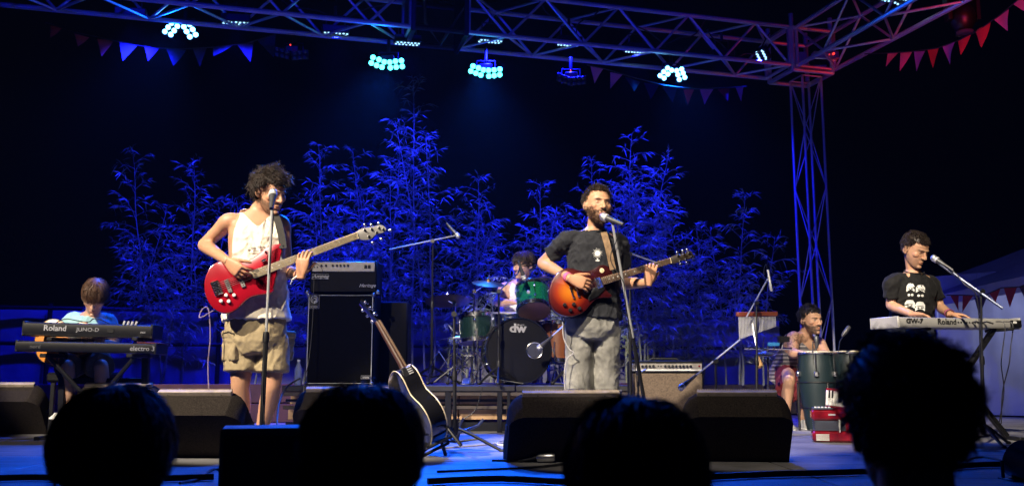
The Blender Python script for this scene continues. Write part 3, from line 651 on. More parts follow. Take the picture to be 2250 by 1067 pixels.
def cut(co, fs, keep):
    idx = -np.ones(len(co), int); k = np.nonzero(keep)[0]; idx[k] = np.arange(len(k))
    co = co[k].copy(); fs = [tuple(int(idx[i]) for i in f) for f in fs if all(keep[i] for i in f)]; ec = {}
    for f in fs:
        for i in range(len(f)): e = tuple(sorted((f[i], f[(i + 1) % len(f)]))); ec[e] = ec.get(e, 0) + 1
    nb = {}
    for (i, j), c in ec.items():
        if c == 1: nb.setdefault(i, []).append(j); nb.setdefault(j, []).append(i)
    for _ in range(14):
        new = {i: (co[i] * .4 + .6 * np.mean([co[j] for j in q], 0)) for i, q in nb.items()}
        for i, p in new.items(): co[i] = p
    return co, fs
def hairs(name, m, parent, hc, rot, sc, n, pred, step, nseg, length, r0, cap=True, seed=0, shell=.004, capm=None):
    """strands rooted on the skull; step(dir, p, i, rnd) bends each"""
    rd = random.Random(seed); P_ = []; mb_v = []; mb_f = []
    C0 = V((0, .014, .038)); rr = V((.079, .1005, .091))
    if cap:
        seg, rg = 40, 26; vs = []; fs = []; ok = []
        for i in range(rg + 1):
            for j in range(seg):
                th = math.pi * i / rg; ph = 2 * math.pi * j / seg; q = V((math.sin(th) * math.cos(ph), math.sin(th) * math.sin(ph), math.cos(th)))
                p = V([C0[k] + q[k] * (rr[k] + shell) for k in range(3)]); ok.append(pred(p) > .8); vs.append(hc + rot @ (p * sc))
        for i in range(rg):
            for j in range(seg):
                q = (i * seg + j, i * seg + (j + 1) % seg, (i + 1) * seg + (j + 1) % seg, (i + 1) * seg + j)
                if all(ok[k] for k in q): fs.append(q)
        mb_v += vs; mb_f += fs
    cnt = 0; tries = 0
    while cnt < n and tries < n * 8:
        tries += 1; q = V((rd.gauss(0, 1), rd.gauss(0, 1), rd.gauss(0, 1))).normalized(); p = V([C0[k] + q[k] * rr[k] for k in range(3)])
        if pred(p) <= rd.random() * .6: continue
        cnt += 1; nrm = V([q[k] / rr[k] for k in range(3)]).normalized(); d = nrm.copy(); ln = length * rd.uniform(.6, 1.3) * (1 + .75 * noise.noise((q.x * 2.6 + seed, q.y * 2.6, q.z * 2.6))); pts = [p.copy()]; st = rd.random() * 9
        for i in range(nseg):
            d = step(d, p, i / nseg, nrm, st, rd); p = p + d * (ln / nseg); pts.append(p.copy())
        W = [hc + rot @ (x * sc) for x in pts]; o = len(mb_v); u, v = frame(W[1] - W[0])
        for i, x in enumerate(W):
            r_ = r0 * (1 - .75 * (i / nseg) ** 1.5)
            for k in range(3): a_ = 2.094 * k; mb_v.append(x + (u * math.cos(a_) + v * math.sin(a_)) * r_)
        for i in range(nseg):
            for k in range(3): a_, b_ = o + i * 3 + k, o + i * 3 + (k + 1) % 3; mb_f.append((a_, b_, b_ + 3, a_ + 3))
    off = wloc(parent); me = bpy.data.meshes.new(name); me.from_pydata([tuple(x - off) for x in mb_v], [], mb_f); me.update(); me.shade_smooth()
    return link(name, me, m, parent)
def pred_short(p, line=.052):            # hair region of a short cut; p in head space
    if p.y < -.045: hl = line
    elif p.y < 0: hl = line - (line - .012) * (p.y + .045) / .045
    else: hl = .012 - .075 * min(1, p.y / .05)
    return max(0.0, min(1.0, (p.z - hl) / .013))
def st_short(out=.75, fwd=.3):
    def f_(d, p, t, n, st, rd): return (n * out + V((rd.uniform(-.4, .4), -fwd + rd.uniform(-.3, .3), rd.uniform(-.3, .3)))).normalized()
    return f_
def st_curl(d, p, t, n, st, rd):
    a_ = st + t * 9; u, v = frame(n); return (n * .35 + u * math.cos(a_) + v * math.sin(a_)).normalized()
def st_mop(d, p, t, n, st, rd):
    q = V((p.x / .079, (p.y - .014) / .1005, (p.z - .038) / .091)); rad = q.length; nn_ = V((q.x / .079, q.y / .1005, q.z / .091)).normalized()
    cr = V((p.x, p.y - .035, -.03)); cr = cr - nn_ * cr.dot(nn_)
    return (cr.normalized() + nn_ * (1.14 + .10 * math.sin(st) - rad) * 2.2 + V((rd.uniform(-.2, .2), rd.uniform(-.2, .2), rd.uniform(-.15, .15)))).normalized()
def person(label, J, hc, rot, hs, skin, hands, legs=True, beard=0, stub=0, closed=False, jaw=1.0, loc=None, group=None, tattoo=False, brow=(.03, .02, .014), beardcol=(.03, .018, .012), arms=True, fat=1.0):
    t = thing('person', label, 'person', loc or V((J['pel'].x, J['pel'].y, 0)), group); s = J.get('s', 1.0)
    hw, hf, hcol = build_head(hc, rot, hs, skin, beard, beardcol, closed, jaw, brow, stub)
    b = MB(); b.loft(rings_torso(J, 0))
    nk = hc + rot @ V((0, .022, -.045)) * hs; b.tube(*smooth_path([J['nb'] - (J['nb'] - J['pel']).normalized() * .08, J['nb'], J['nb'].lerp(nk, .55), nk], [.07 * s, .061 * s, .055 * s, .053 * s], 4), 16, True)
    b.ell(J['nb'].lerp(J['sR'], .45) + V((0, 0, -.015)), (.075 * s, .06 * s, .05 * s)); b.ell(J['nb'].lerp(J['sL'], .45) + V((0, 0, -.015)), (.075 * s, .06 * s, .05 * s))
    for k in 'RL':
        if not arms: break
        S, E, W_ = J['s' + k], J['e' + k], J['w' + k]
        limb(b, [J['nb'].lerp(S, .6) - V((0, 0, .03)), S, S.lerp(E, .35), S.lerp(E, .75), E], [.055 * s, .058 * s * fat, .049 * s * fat, .043 * s * fat, .039 * s])
        limb(b, [S.lerp(E, .85), E, E.lerp(W_, .25), E.lerp(W_, .6), W_, W_ + (W_ - E).normalized() * .012], [.037 * s, .040 * s, .043 * s * fat, .036 * s, .0275 * s, .026 * s])
    if legs:
        for k in 'RL':
            H, K, A = J['h' + k], J['k' + k], J['a' + k]
            limb(b, [H, H.lerp(K, .4), K], [.085 * s, .075 * s, .057 * s]); bk = V((0, .012, 0))
            limb(b, [H.lerp(K, .9), K, K.lerp(A, .3) + bk, K.lerp(A, .65) + bk * .5, A], [.055 * s, .056 * s, .057 * s, .043 * s, .034 * s])
            ft = J.get('f' + k, A + V((0, -.13, -.06))); limb(b, [A, A + V((0, .02, -.055)), A.lerp(ft, .55) + V((0, 0, -.03)), ft], [.034 * s, .032 * s, .034 * s, .026 * s])
    co, fs = remesh(b, .010, 4); vs = [co, hw]; F_ = list(fs); o = len(co); F_ += [tuple(i + o for i in f) for f in hf]; o += len(hw)
    sk = np.array(skin); cols = [np.tile(sk, (len(co), 1)), hcol]
    if tattoo:
        for i, p in enumerate(co):
            if p[2] > J['eR'].z and abs(noise.noise((p[0] * 28, p[1] * 28, p[2] * 28))) < .09 and (V(p) - J['sR'].lerp(J['eR'], .4)).length < .17: cols[0][i] = sk * .35
    for h in hands:
        hv, hfa = h; vs.append(hv); F_ += [tuple(i + o for i in f) for f in hfa]; o += len(hv); cols.append(np.tile(sk * (1.0, .93, .9), (len(hv), 1)))
    bo = put('body', np.concatenate(vs), F_, M['skin'], t, np.concatenate(cols))
    return t
def shirt(t, J, m, sleeve=.55, grow=.022, name='t_shirt', hem=-.12, wide=1.0, seed=1, arms='RL', amp=.006, voxel=.008, rows=None):
    b = MB(); s = J.get('s', 1.0)
    rows = rows or [(hem, .182 * wide, .135), (0, .180 * wide, .132), (.12, .172 * wide, .126), (.3, .165 * wide, .122), (.5, .172, .126), (.68, .182, .13), (.82, .182, .118), (.90, .165, .1), (.955, .12, .08), (.99, .085, .07)]
    b.loft(rings_torso(J, grow * .35, rows=rows))
    for k in arms:
        S, E = J['s' + k], J['e' + k]; q = S.lerp(E, sleeve)
        b.tube(*smooth_path([J['nb'].lerp(S, .45) - V((0, 0, .02)), S + V((0, 0, -.004)), S.lerp(E, sleeve * .5), q], [.058 * s, .066 * s, .063 * s, .064 * s], 4), 18)
    co, fs = remesh(b, voxel, 3); co = folds(co, fs, amp, 6.5, (1.2, 1.2, .6), seed, .001, 50)
    return put(name, co, fs, m, t)
def shorts(t, J, m, low=1.0, name='shorts', r=(.108, .112, .105, .108), seed=3, amp=.007, flare=1.0, rows=None):
    b = MB(); s = J.get('s', 1.0); b.loft(rings_torso(J, .02, rows=rows or [(-.16, .10, .10), (-.08, .168, .125), (0, .178, .128), (.12, .168, .122), (.17, .160, .115)]))
    for k in 'RL':
        H, K = J['h' + k], J['k' + k]; A = J['a' + k]; q = K + (A - K) * (low - 1) if low > 1 else H.lerp(K, low)
        b.tube(*smooth_path([H + V((0, 0, .03)), H.lerp(q, .3), H.lerp(q, .65), q], [x * s * flare for x in r], 4), 22)
    co, fs = remesh(b, .009, 3); co = folds(co, fs, amp, 7.5, (1.2, 1.2, .62), seed, .0008, 45)
    return put(name, co, fs, m, t)
def shoe(t, A, ft, m, name='shoe'):
    b = MB(); d = (ft - A); d.z = 0; d = d.normalized(); sd = V((-d.y, d.x, 0)); z0 = .012; rings = []
    for x, a_, h in ((-.075, .022, .06), (-.055, .034, .085), (0, .038, .085), (.06, .042, .065), (.12, .045, .045), (.165, .036, .036), (.185, .018, .026)):
        c = V((A.x, A.y, 0)) + d * x; rings.append([c + sd * (a_ * math.cos(q)) + V((0, 0, z0 + (h if math.sin(q) > 0 else 0) * abs(math.sin(q)) ** .7)) for q in [2 * math.pi * i / 14 for i in range(14)]])
    b.loft(rings); o = b.build(name, m, t); s_ = MB(); s_.slab([V((A.x, A.y, .014)) + d * x + sd * y for x, y in [(-.08, .02), (-.08, -.02), (-.03, -.036), (.07, -.043), (.13, -.045), (.18, -.03), (.195, 0), (.18, .03), (.13, .045), (.07, .043), (-.03, .036)]], V((0, 0, 1)), .012, .003); s_.build('sole', M['white'], o); return o
def bvh_of(o):
    me = o.data; off = wloc(o); return BVHTree.FromPolygons([v.co + off for v in me.vertices], [tuple(p.vertices) for p in me.polygons])
def decal(name, shapes, target, m, parent, off=.002):
    """flat print laid on cloth: polygons given in picture pixels are dropped on the cloth surface"""
    bv = bvh_of(target); mb = MB()
    for poly in shapes:
        cx = sum(p[0] for p in poly) / len(poly); cy = sum(p[1] for p in poly) / len(poly); K = 4; vs = []; okk = True
        for q in [(cx, cy)] + [(cx + (p[0] - cx) * k / K, cy + (p[1] - cy) * k / K) for k in range(1, K + 1) for p in poly]:
            d = ray(*q).normalized(); h = bv.ray_cast(CP, d)
            if h[0] is None: okk = False; break
            vs.append(h[0] - d * off)
        if not okk: continue
        n = len(poly); fs = [(0, 1 + i, 1 + (i + 1) % n) for i in range(n)]
        for k in range(K - 1):
            for i in range(n): a_ = 1 + k * n; fs.append((a_ + i, a_ + (i + 1) % n, a_ + n + (i + 1) % n, a_ + n + i))
        mb.add(vs, fs)
    return mb.build(name, m, parent)
def ellipse(cx, cy, a_, b_, n=14, rot=0): return [(cx + a_ * math.cos(t) * math.cos(rot) - b_ * math.sin(t) * math.sin(rot), cy + a_ * math.cos(t) * math.sin(rot) + b_ * math.sin(t) * math.cos(rot)) for t in [2 * math.pi * i / n for i in range(n)]]
# ---------------------------------------------------------------- bass player
def JJ(d): return {k: (at(*v) if isinstance(v, tuple) else v) for k, v in d.items()}
SK1 = (.47, .25, .145)
J = JJ(dict(s=1.02, pel=(563, 735, 5.78), nb=(566, 470, 5.80), sR=(503, 487, 5.76), sL=(618, 492, 5.88), eR=(448, 538, 5.86), wR=(500, 573, 5.51), eL=(632, 598, 5.90), wL=(662, 604, 5.585),
         hR=(533, 750, 5.78), hL=(600, 750, 5.80), kR=(528, 848, 5.76), kL=(597, 850, 5.78), aR=(534, 965, 5.80), aL=(568, 970, 5.85)))
J['fR'] = V((J['aR'].x - .03, J['aR'].y - .13, .04)); J['fL'] = V((J['aL'].x + .06, J['aL'].y - .12, .04)); BJ = J
hc = at(594, 424, 5.74); rot = rot_head(54, 22, -4)
hr = hand(1, J['wR'], (.75, -.12, -.62), (.2, 1, .1), curls=[(.5, .5, .3), (.45, .55, .35), (.5, .6, .4), (.55, .7, .4)], sc=1.08, spread=.16)
hl = hand(-1, J['wL'], (.10, -.10, 1), (.1, 1, .05), curls=[(.30, .45, .5), (.28, .45, .5), (.3, .5, .5), (.35, .55, .5)], sc=1.06, spread=.16, thumb=(.5, .9))
bass_p = person('bass player with curly hair in an off white tank top and khaki shorts', J, hc, rot, 1.06, SK1, [hr, hl], beard=.85, beardcol=(.05, .03, .02))
def st_curly(d, p, t, n, st, rd):
    a_ = st + t * 8.5; u, v = frame(n); return (n * .55 + u * math.cos(a_) * .9 + v * math.sin(a_) * .9).normalized()
hairs('curly_hair', M['hair_brown'], bass_p, hc, rot, 1.06, 1700, lambda p: pred_short(p, .066), st_curly, 9, .080, .0030, seed=1, shell=.010)
M['tank'] = cloth('off_white_jersey', (.78, .70, .56)); M['khaki'] = cloth('khaki_twill', (.33, .26, .15), 25, .15, .5)
def tank(t, J, m, rows, neck, strap, armz, seed, hem_amp=.006, name='tank_top'):
    b = MB(); b.loft(rings_torso(J, .012, rows=rows)); b.ell(J['nb'].lerp(J['sR'], .45) + V((0, 0, -.008)), (.085, .068, .058)); b.ell(J['nb'].lerp(J['sL'], .45) + V((0, 0, -.008)), (.085, .068, .058))
    co, fs = remesh(b, .007, 3); co = folds(co, fs, hem_amp, 6, (1.2, 1.2, .55), seed, .001, 50)
    lat = (J['sL'] - J['sR']).normalized(); spn = (J['nb'] - J['pel']).normalized(); fw = spn.cross(lat).normalized()
    if fw.y > 0: fw = -fw
    L_ = (J['nb'] - J['pel']).length; rel = co - np.array(tuple(J['pel'])); tt = rel @ np.array(tuple(spn)) / L_
    ctr = np.array(tuple((J['sL'] + J['sR']) / 2 - J['pel'])); u = (rel - ctr) @ np.array(tuple(lat)); f_ = (rel - ctr * 0) @ np.array(tuple(fw))
    keep = np.ones(len(co), bool); nk = neck + 2.2 * np.abs(u) ** 1.15 * np.where(f_ > 0, 1, .5) + np.where(f_ > 0, 0, .17)
    keep &= tt < np.minimum(nk, 1.3); keep &= ~((np.abs(u) > strap + .35 * np.clip(.98 - tt, 0, 1) ** 1.0 * .8) & (tt > armz))
    keep &= ~((np.abs(u) > .15) & (tt > armz))
    co, fs = cut(co, fs, keep); return put(name, co, fs, m, t)
tk = tank(bass_p, J, M['tank'], [(.115, .196, .152), (.16, .192, .148), (.22, .186, .140), (.34, .178, .132), (.5, .175, .125), (.68, .180, .125), (.82, .180, .116), (.90, .166, .1), (.97, .116, .08), (1.02, .08, .07)], .865, .105, .60, 4, .010)
sh = shorts(bass_p, J, M['khaki'], .68, 'cargo_shorts', (.098, .104, .104, .106), 5, .0052, rows=[(-.16, .10, .10), (-.06, .160, .125), (.05, .168, .126), (.12, .162, .118), (.17, .155, .112)])
fw = V((.15, -1, 0)).normalized()
for k, px in (('R', 507), ('L', 629)):
    c = at(px, 762, 5.70 if k == 'R' else 5.86); a_ = R(-38 if k == 'R' else 70)
    pk_ = MB(); Rm = Matrix.Rotation(a_, 3, 'Z'); pk_.box(c, (.135, .045, .175), Rm, .018); q, f_ = remesh(pk_, .007, 4); q = folds(q, f_, .006, 14, seed=8); po = put('cargo_pocket', q, f_, M['khaki'], sh)
    fl = MB(); fl.box(c + Rm @ V((0, -.010, .078)), (.142, .042, .055), Rm, .012); q, f_ = remesh(fl, .006, 3); put('pocket_flap', q, f_, M['khaki'], po)
M['shoe'] = cloth('grey_canvas_shoe', (.3, .3, .3)); shoe(bass_p, J['aR'], J['fR'], M['shoe']); shoe(bass_p, J['aL'], J['fL'], M['shoe'])
M['print'] = mat('grey_print', (.25, .23, .2), .8); M['strap'] = cloth('dark_strap', (.03, .028, .026), 60)
decal('chest_print', [ellipse(557, 545, 6, 3), ellipse(570, 542, 5, 3), ellipse(548, 549, 4, 2), ellipse(560, 556, 15, 1.2), ellipse(562, 551, 7, 1.5), ellipse(575, 550, 4, 2.5), ellipse(581, 543, 3, 2)], tk, M['print'], bass_p)
M['band'] = mat('dark_wristband', (.09, .02, .02), .7)
wd = (J['wL'] - J['eL']).normalized(); MB().ringtorus(J['wL'] - wd * .025, wd, .031, .006).build('wristband', M['band'], bass_p)
MB().tube([J['wL'] - wd * .03 + V((-.01, -.03, -.01)), J['wL'] - wd * .03 + V((-.035, -.05, -.035)), J['wL'] - wd * .03 + V((-.045, -.05, -.065))], [.006, .005, .002], 5).build('ribbon', M['white'], bass_p)
MB().ringtorus(J['nb'] + V((0.01, -.02, -.06)), V((0, -.55, 1)), .085, .0015, 40, 5).build('necklace', M['rubber'], bass_p)
# ---------------------------------------------------------------- singing guitarist
SK2 = (.48, .26, .15)
J = JJ(dict(s=1.0, pel=(1300, 712, 6.10), nb=(1308, 508, 6.10), sR=(1243, 530, 6.06), sL=(1358, 533, 6.16), eR=(1192, 578, 6.20), wR=(1253, 611, 5.86), eL=(1372, 622, 6.26), wL=(1425, 621, 5.94),
         hR=(1272, 730, 6.1), hL=(1333, 730, 6.1), kR=(1271, 845, 6.08), kL=(1334, 845, 6.1), aR=(1282, 958, 6.12), aL=(1330, 958, 6.14)))
J['fR'] = V((J['aR'].x - .03, J['aR'].y - .13, .04)); J['fL'] = V((J['aL'].x + .05, J['aL'].y - .12, .04)); GJ = J
hc = at(1313, 452, 6.03); rot = rot_head(16, 2, 2)
hr = hand(1, J['wR'], (.92, -.1, -.35), (.1, 1, -.1), curls=[(.55, .7, .4), (.45, .6, .4), (.4, .55, .4), (.4, .5, .35)], sc=1.06, spread=.18)
hl = hand(-1, J['wL'], (.18, -.12, 1), (.1, 1, 0), curls=[(.5, .9, .6), (.55, .8, .6), (.5, .9, .6), (.6, .9, .6)], sc=1.02, spread=.2, thumb=(.5, .9))
gtr_p = person('singing guitarist with a beard in a dark tee and washed jeans shorts', J, hc, rot, 1.05, SK2, [hr, hl], beard=.9, beardcol=(.05, .028, .017), closed=True, jaw=1.04)
hairs('cropped_hair', M['hair_brown'], gtr_p, hc, rot, 1.05, 2600, lambda p: pred_short(p, .080), st_short(.9, .12), 2, .017, .0021, seed=2, shell=.0035)
M['beard'] = hairmat('brown_beard', (.07, .036, .02), .5)
def beard(t, hc, rot, sc, m, n=900, ln=.014, seed=3):
    rd = random.Random(seed); co, fs = remesh(head_raw(1.04), .006, 2); no = normals(co, fs); mb = MB(); k = 0
    while k < n:
        i = rd.randrange(len(co)); x, y, z = co[i]
        if y > .01 or z > -.03 + .02 * (abs(x) > .062) or (abs(x) < .024 and -.071 < z < -.052) or (z > -.048 and abs(x) < .034 and not (z < -.04)): 
            if rd.random() < .999: k += .02; continue
        d = (V(no[i]) + V((0, -.1, -.7)) + V((rd.uniform(-.3, .3), rd.uniform(-.3, .3), 0))).normalized(); p = V(co[i]); k += 1
        mb.tube([hc + rot @ (p * sc), hc + rot @ ((p + d * ln * rd.uniform(.6, 1.2)) * sc)], [.0016, .0005], 3)
    mb.build('beard', m, t)
beard(gtr_p, hc, rot, 1.05, M['beard'])
M['tee_dark'] = cloth('washed_black_jersey', (.021, .022, .026), 18, .25); M['jeans'] = cloth('washed_grey_denim', (.20, .195, .175), 7, .55, .5)
tee = shirt(gtr_p, J, M['tee_dark'], .62, .022, hem=.055, seed=2, amp=.010, rows=[(.06, .195, .150), (.14, .188, .144), (.3, .175, .130), (.5, .174, .128), (.68, .182, .13), (.82, .182, .118), (.90, .165, .1), (.955, .12, .08), (.99, .085, .07)])
MB().ringtorus(J['nb'] + V((0, -.012, .012)), V((0, -.35, 1)), .073, .007, 36, 8).build('collar', M['tee_dark'], gtr_p)
shorts(gtr_p, J, M['jeans'], 1.10, 'jeans_shorts', (.094, .088, .085, .086), 9, .0065, rows=[(-.16, .10, .10), (-.06, .155, .120), (.05, .162, .120), (.12, .158, .115), (.17, .150, .110)])
for k in 'RL':
    shoe(gtr_p, J['a' + k], J['f' + k], M['shoe'])
    q = J['k' + k] + (J['a' + k] - J['k' + k]) * .11; MB().ringtorus(q, (0, 0, 1), .092, .008, 30, 6).build('trouser_hem', M['jeans'], gtr_p)
M['whiteprint'] = mat('white_print', (.7, .7, .66), .8, 0, .1)
sun = [ellipse(1313, 556, 5.5, 5.5)]
for i in range(18):
    a_ = i * math.tau / 18; sun.append([(1313 + 5 * math.cos(a_ - .12), 556 + 5 * math.sin(a_ - .12)), (1313 + (11 + 2 * (i % 2)) * math.cos(a_), 556 + (11.5 + 2 * (i % 2)) * math.sin(a_)), (1313 + 5 * math.cos(a_ + .12), 556 + 5 * math.sin(a_ + .12))])
sun.append(ellipse(1313, 572, 5, 1.6)); sun.append([(1311.5, 567), (1314.5, 567), (1314, 573), (1312, 573)])
decal('sunburst_print', sun, tee, M['whiteprint'], gtr_p)
M['pinkband'] = mat('pink_wristband', (.55, .12, .28), .5)
wd = (J['wR'] - J['eR']).normalized(); MB().tube([J['wR'] - wd * .045, J['wR'] - wd * .012], .0315, 18).build('wristband', M['pinkband'], gtr_p)
# ---------------------------------------------------------------- drummer
J = JJ(dict(s=.98, pel=(1135, 712, 8.95), nb=(1146, 618, 8.88), sR=(1108, 632, 8.84), sL=(1184, 628, 8.92), eR=(1093, 664, 8.76), wR=(1128, 664, 8.58), eL=(1200, 664, 8.8), wL=(1168, 675, 8.6),
         hR=(1118, 716, 8.93), hL=(1153, 716, 8.95), kR=(1098, 728, 8.55), kL=(1172, 728, 8.55)))
J['pel'].z = 0.93; J['hR'].z = .93; J['hL'].z = .93; J['kR'].z = .9; J['kL'].z = .9
for k in 'RL': J['a' + k] = V((J['k' + k].x, J['k' + k].y - .05, .50)); J['f' + k] = J['a' + k] + V((0, -.12, -.05))
hc = at(1150, 583, 8.80); rot = rot_head(-48, 12, 5)
hr = hand(1, J['wR'], (.9, -.25, -.1), (0, .2, -1), curl=(1.2, 1.2, .8), sc=1.0); hl = hand(-1, J['wL'], (-.8, -.4, .1), (0, .2, -1), curl=(1.2, 1.2, .8), sc=1.0)
dr_p = person('drummer in a white tank top bending over behind the green tom', J, hc, rot, 1.05, (.52, .32, .22), [hr, hl], stub=.45)
hairs('mop_hair', M['hair_brown'], dr_p, hc, rot, 1.06, 1500, lambda p: pred_short(p, .060), st_mop, 5, .075, .0028, seed=4, shell=.008)
M['whitetee'] = cloth('white_jersey', (.75, .73, .72))
tank(dr_p, J, M['whitetee'], [(-.1, .185, .14), (0, .186, .14), (.2, .178, .132), (.5, .178, .128), (.7, .184, .13), (.84, .180, .118), (.92, .166, .1), (.98, .116, .08), (1.03, .08, .07)], .82, .11, .62, 6)
M['darkcloth'] = cloth('dark_grey_cotton', (.03, .03, .034)); shorts(dr_p, J, M['darkcloth'], .95, 'shorts', seed=11)
for k in 'RL': pass
# ---------------------------------------------------------------- left keyboard player, seated with an acoustic guitar
J = JJ(dict(s=.98, pel=(188, 792, 7.62), nb=(203, 690, 7.52), sR=(160, 702, 7.50), sL=(238, 704, 7.60), eR=(122, 742, 7.62), wR=(133, 768, 7.36), eL=(254, 758, 7.66), wL=(222, 752, 7.36),
         hR=(172, 796, 7.6), hL=(208, 796, 7.6), kR=(148, 805, 7.22), kL=(222, 805, 7.22)))
for k in 'RL': J['a' + k] = V((J['k' + k].x, J['k' + k].y + .08, .10)); J['f' + k] = V((J['k' + k].x, J['k' + k].y - .06, .04))
LJ = J; hc = at(209, 652, 7.38); rot = rot_head(14, 42, 6)
hr = hand(1, J['wR'], (.8, -.2, -.4), (0, 1, -.2)); hl = hand(-1, J['wL'], (-.3, -.2, .9), (0, 1, 0), curl=(.6, .7, .5))
lk_p = person('seated player in a pale blue tee bowing over the left keyboards', J, hc, rot, 1.08, (.46, .27, .18), [hr, hl])
hairs('straight_hair', M['hair_light'], lk_p, hc, rot, 1.08, 2200, lambda p: pred_short(p, .055), st_mop, 5, .080, .0024, seed=5, shell=.010)
M['bluetee'] = cloth('pale_blue_jersey', (.30, .52, .55)); shirt(lk_p, J, M['bluetee'], .72, hem=-.12, seed=7, wide=1.02)
M['greycloth'] = cloth('grey_brown_cotton', (.10, .09, .08)); shorts(lk_p, J, M['greycloth'], .98, 'shorts', seed=13)
for k in 'RL': shoe(lk_p, J['a' + k], J['f' + k], M['shoe'])
# ---------------------------------------------------------------- percussionist
J = JJ(dict(s=1.0, pel=(1738, 812, 8.72), nb=(1768, 737, 8.56), sR=(1744, 742, 8.46), sL=(1798, 754, 8.62), eR=(1741, 776, 8.34), wR=(1764, 776, 8.20), eL=(1822, 790, 8.42), wL=(1812, 773, 8.22),
         hR=(1730, 815, 8.68), hL=(1752, 818, 8.74), kR=(1733, 838, 8.30), kL=(1772, 838, 8.42)))
for k in 'RL': J['a' + k] = V((J['k' + k].x - .02, J['k' + k].y + .06, .10)); J['f' + k] = V((J['k' + k].x - .02, J['k' + k].y - .08, .04))
hc = at(1781, 703, 8.46); rot = rot_head(26, 8, -4)
hr = hand(1, J['wR'], (.9, -.4, .05), (0, 0, -1), curl=(.15, .2, .15)); hl = hand(-1, J['wL'], (-.4, -.8, .05), (0, 0, -1), curl=(.15, .2, .15))
pc_p = person('tattooed bearded percussionist hunched over the congas in a striped tank', J, hc, rot, 1.06, (.42, .24, .15), [hr, hl], beard=.95, beardcol=(.016, .011, .009), tattoo=True, fat=1.15)
hairs('short_hair', M['hair_black'], pc_p, hc, rot, 1.06, 2600, lambda p: pred_short(p, .070), st_curly, 4, .030, .0026, seed=6, shell=.006)
m = cloth('striped_grey_jersey', (.13, .12, .13)); nt = m.node_tree
wv = nt.nodes.new('ShaderNodeTexWave'); wv.bands_direction = 'Z'; wv.inputs['Scale'].default_value = 9; tc = nt.nodes.new('ShaderNodeTexCoord'); nt.links.new(tc.outputs['Object'], wv.inputs[0])
rp = nt.nodes.new('ShaderNodeValToRGB'); rp.color_ramp.elements[0].position = .72; rp.color_ramp.elements[0].color = (.085, .08, .09, 1); rp.color_ramp.elements[1].position = .8; rp.color_ramp.elements[1].color = (.3, .27, .26, 1)
nt.links.new(wv.outputs['Fac'], rp.inputs[0]); nt.links.new(rp.outputs[0], nt.nodes['Principled BSDF'].inputs['Base Color']); M['stripe'] = m
tank(pc_p, J, M['stripe'], [(-.35, .19, .14), (0, .186, .14), (.2, .178, .132), (.5, .178, .128), (.7, .184, .13), (.84, .180, .118), (.92, .166, .1), (.98, .116, .08), (1.03, .08, .07)], .80, .105, .56, 9)
M['redcloth'] = cloth('maroon_cotton', (.12, .015, .02)); shorts(pc_p, J, M['redcloth'], 1.3, 'trousers', seed=15)
for k in 'RL': shoe(pc_p, J['a' + k], J['f' + k], M['shoe'])
# ---------------------------------------------------------------- right keyboard player, standing
J = JJ(dict(s=.95, pel=(2000, 742, 7.42), nb=(2008, 600, 7.34), sR=(1960, 619, 7.30), sL=(2047, 620, 7.40), eR=(1957, 671, 7.34), wR=(2003, 689, 7.06), eL=(2066, 675, 7.42), wL=(2088, 690, 7.12),
         hR=(1982, 752, 7.42), hL=(2020, 752, 7.42), kR=(1982, 850, 7.42), kL=(2022, 850, 7.42)))
for k in 'RL': J['a' + k] = V((J['k' + k].x, 7.45, .10)); J['f' + k] = V((J['k' + k].x, 7.3, .04))
RJ = J; hc = at(2010, 549, 7.27); rot = rot_head(24, 30, 0)
hr = hand(1, J['wR'], (.75, -.5, -.12), (0, -.1, -1), curl=(.3, .35, .3), spread=.16); hl = hand(-1, J['wL'], (.7, -.5, -.12), (0, -.1, -1), curl=(.25, .3, .25), spread=.16)
rk_p = person('standing keyboard player in a black tee with white printed faces', J, hc, rot, 1.07, (.49, .27, .16), [hr, hl], stub=.35, closed=True)
hairs('short_hair', M['hair_brown'], rk_p, hc, rot, 1.07, 3600, lambda p: pred_short(p, .072), st_curly, 4, .030, .0024, seed=7, shell=.007)
M['tee_black'] = cloth('black_jersey', (.010, .0097, .0095), 18, .25); t2 = shirt(rk_p, J, M['tee_black'], .68, hem=.0, seed=4, amp=.009)
MB().ringtorus(J['nb'] + V((0, -.012, .012)), V((0, -.35, 1)), .073, .006, 36, 8).build('collar', M['tee_black'], rk_p)
def Z8(L_): return zz((1880, 480), 2.667, L_)
def face_print(cx, cy, w_, h_): return [Z8(ellipse(cx, cy, w_, h_, 16))]
wt = []; bk = []
for cx, cy, w_, h_ in ((322, 405, 24, 26), (380, 412, 27, 24), (318, 502, 30, 27), (378, 515, 29, 30)):
    wt.append(Z8([(cx - w_, cy + h_ * .9), (cx - w_ * 1.0, cy - h_ * .3), (cx - w_ * .6, cy - h_ * .9), (cx, cy - h_), (cx + w_ * .6, cy - h_ * .9), (cx + w_, cy - h_ * .3), (cx + w_ * .95, cy + h_ * .9), (cx + w_ * .4, cy + h_ * .5), (cx - w_ * .4, cy + h_ * .5)]))
    bk += [Z8(ellipse(cx - w_ * .35, cy + h_ * .25, w_ * .2, h_ * .16, 8)), Z8(ellipse(cx + w_ * .35, cy + h_ * .25, w_ * .2, h_ * .16, 8)), Z8(ellipse(cx, cy - h_ * .1, w_ * .75, h_ * .06, 10))]
    wt.append(Z8(ellipse(cx - w_ * .4, cy + h_ * 1.6, w_ * .33, h_ * .3, 8))); wt.append(Z8(ellipse(cx + w_ * .4, cy + h_ * 1.6, w_ * .33, h_ * .3, 8)))
decal('face_print', wt, t2, M['whiteprint'], rk_p); decal('face_print_detail', bk, t2, M['blackink'], rk_p, .0035)['kind'] = 'stuff'
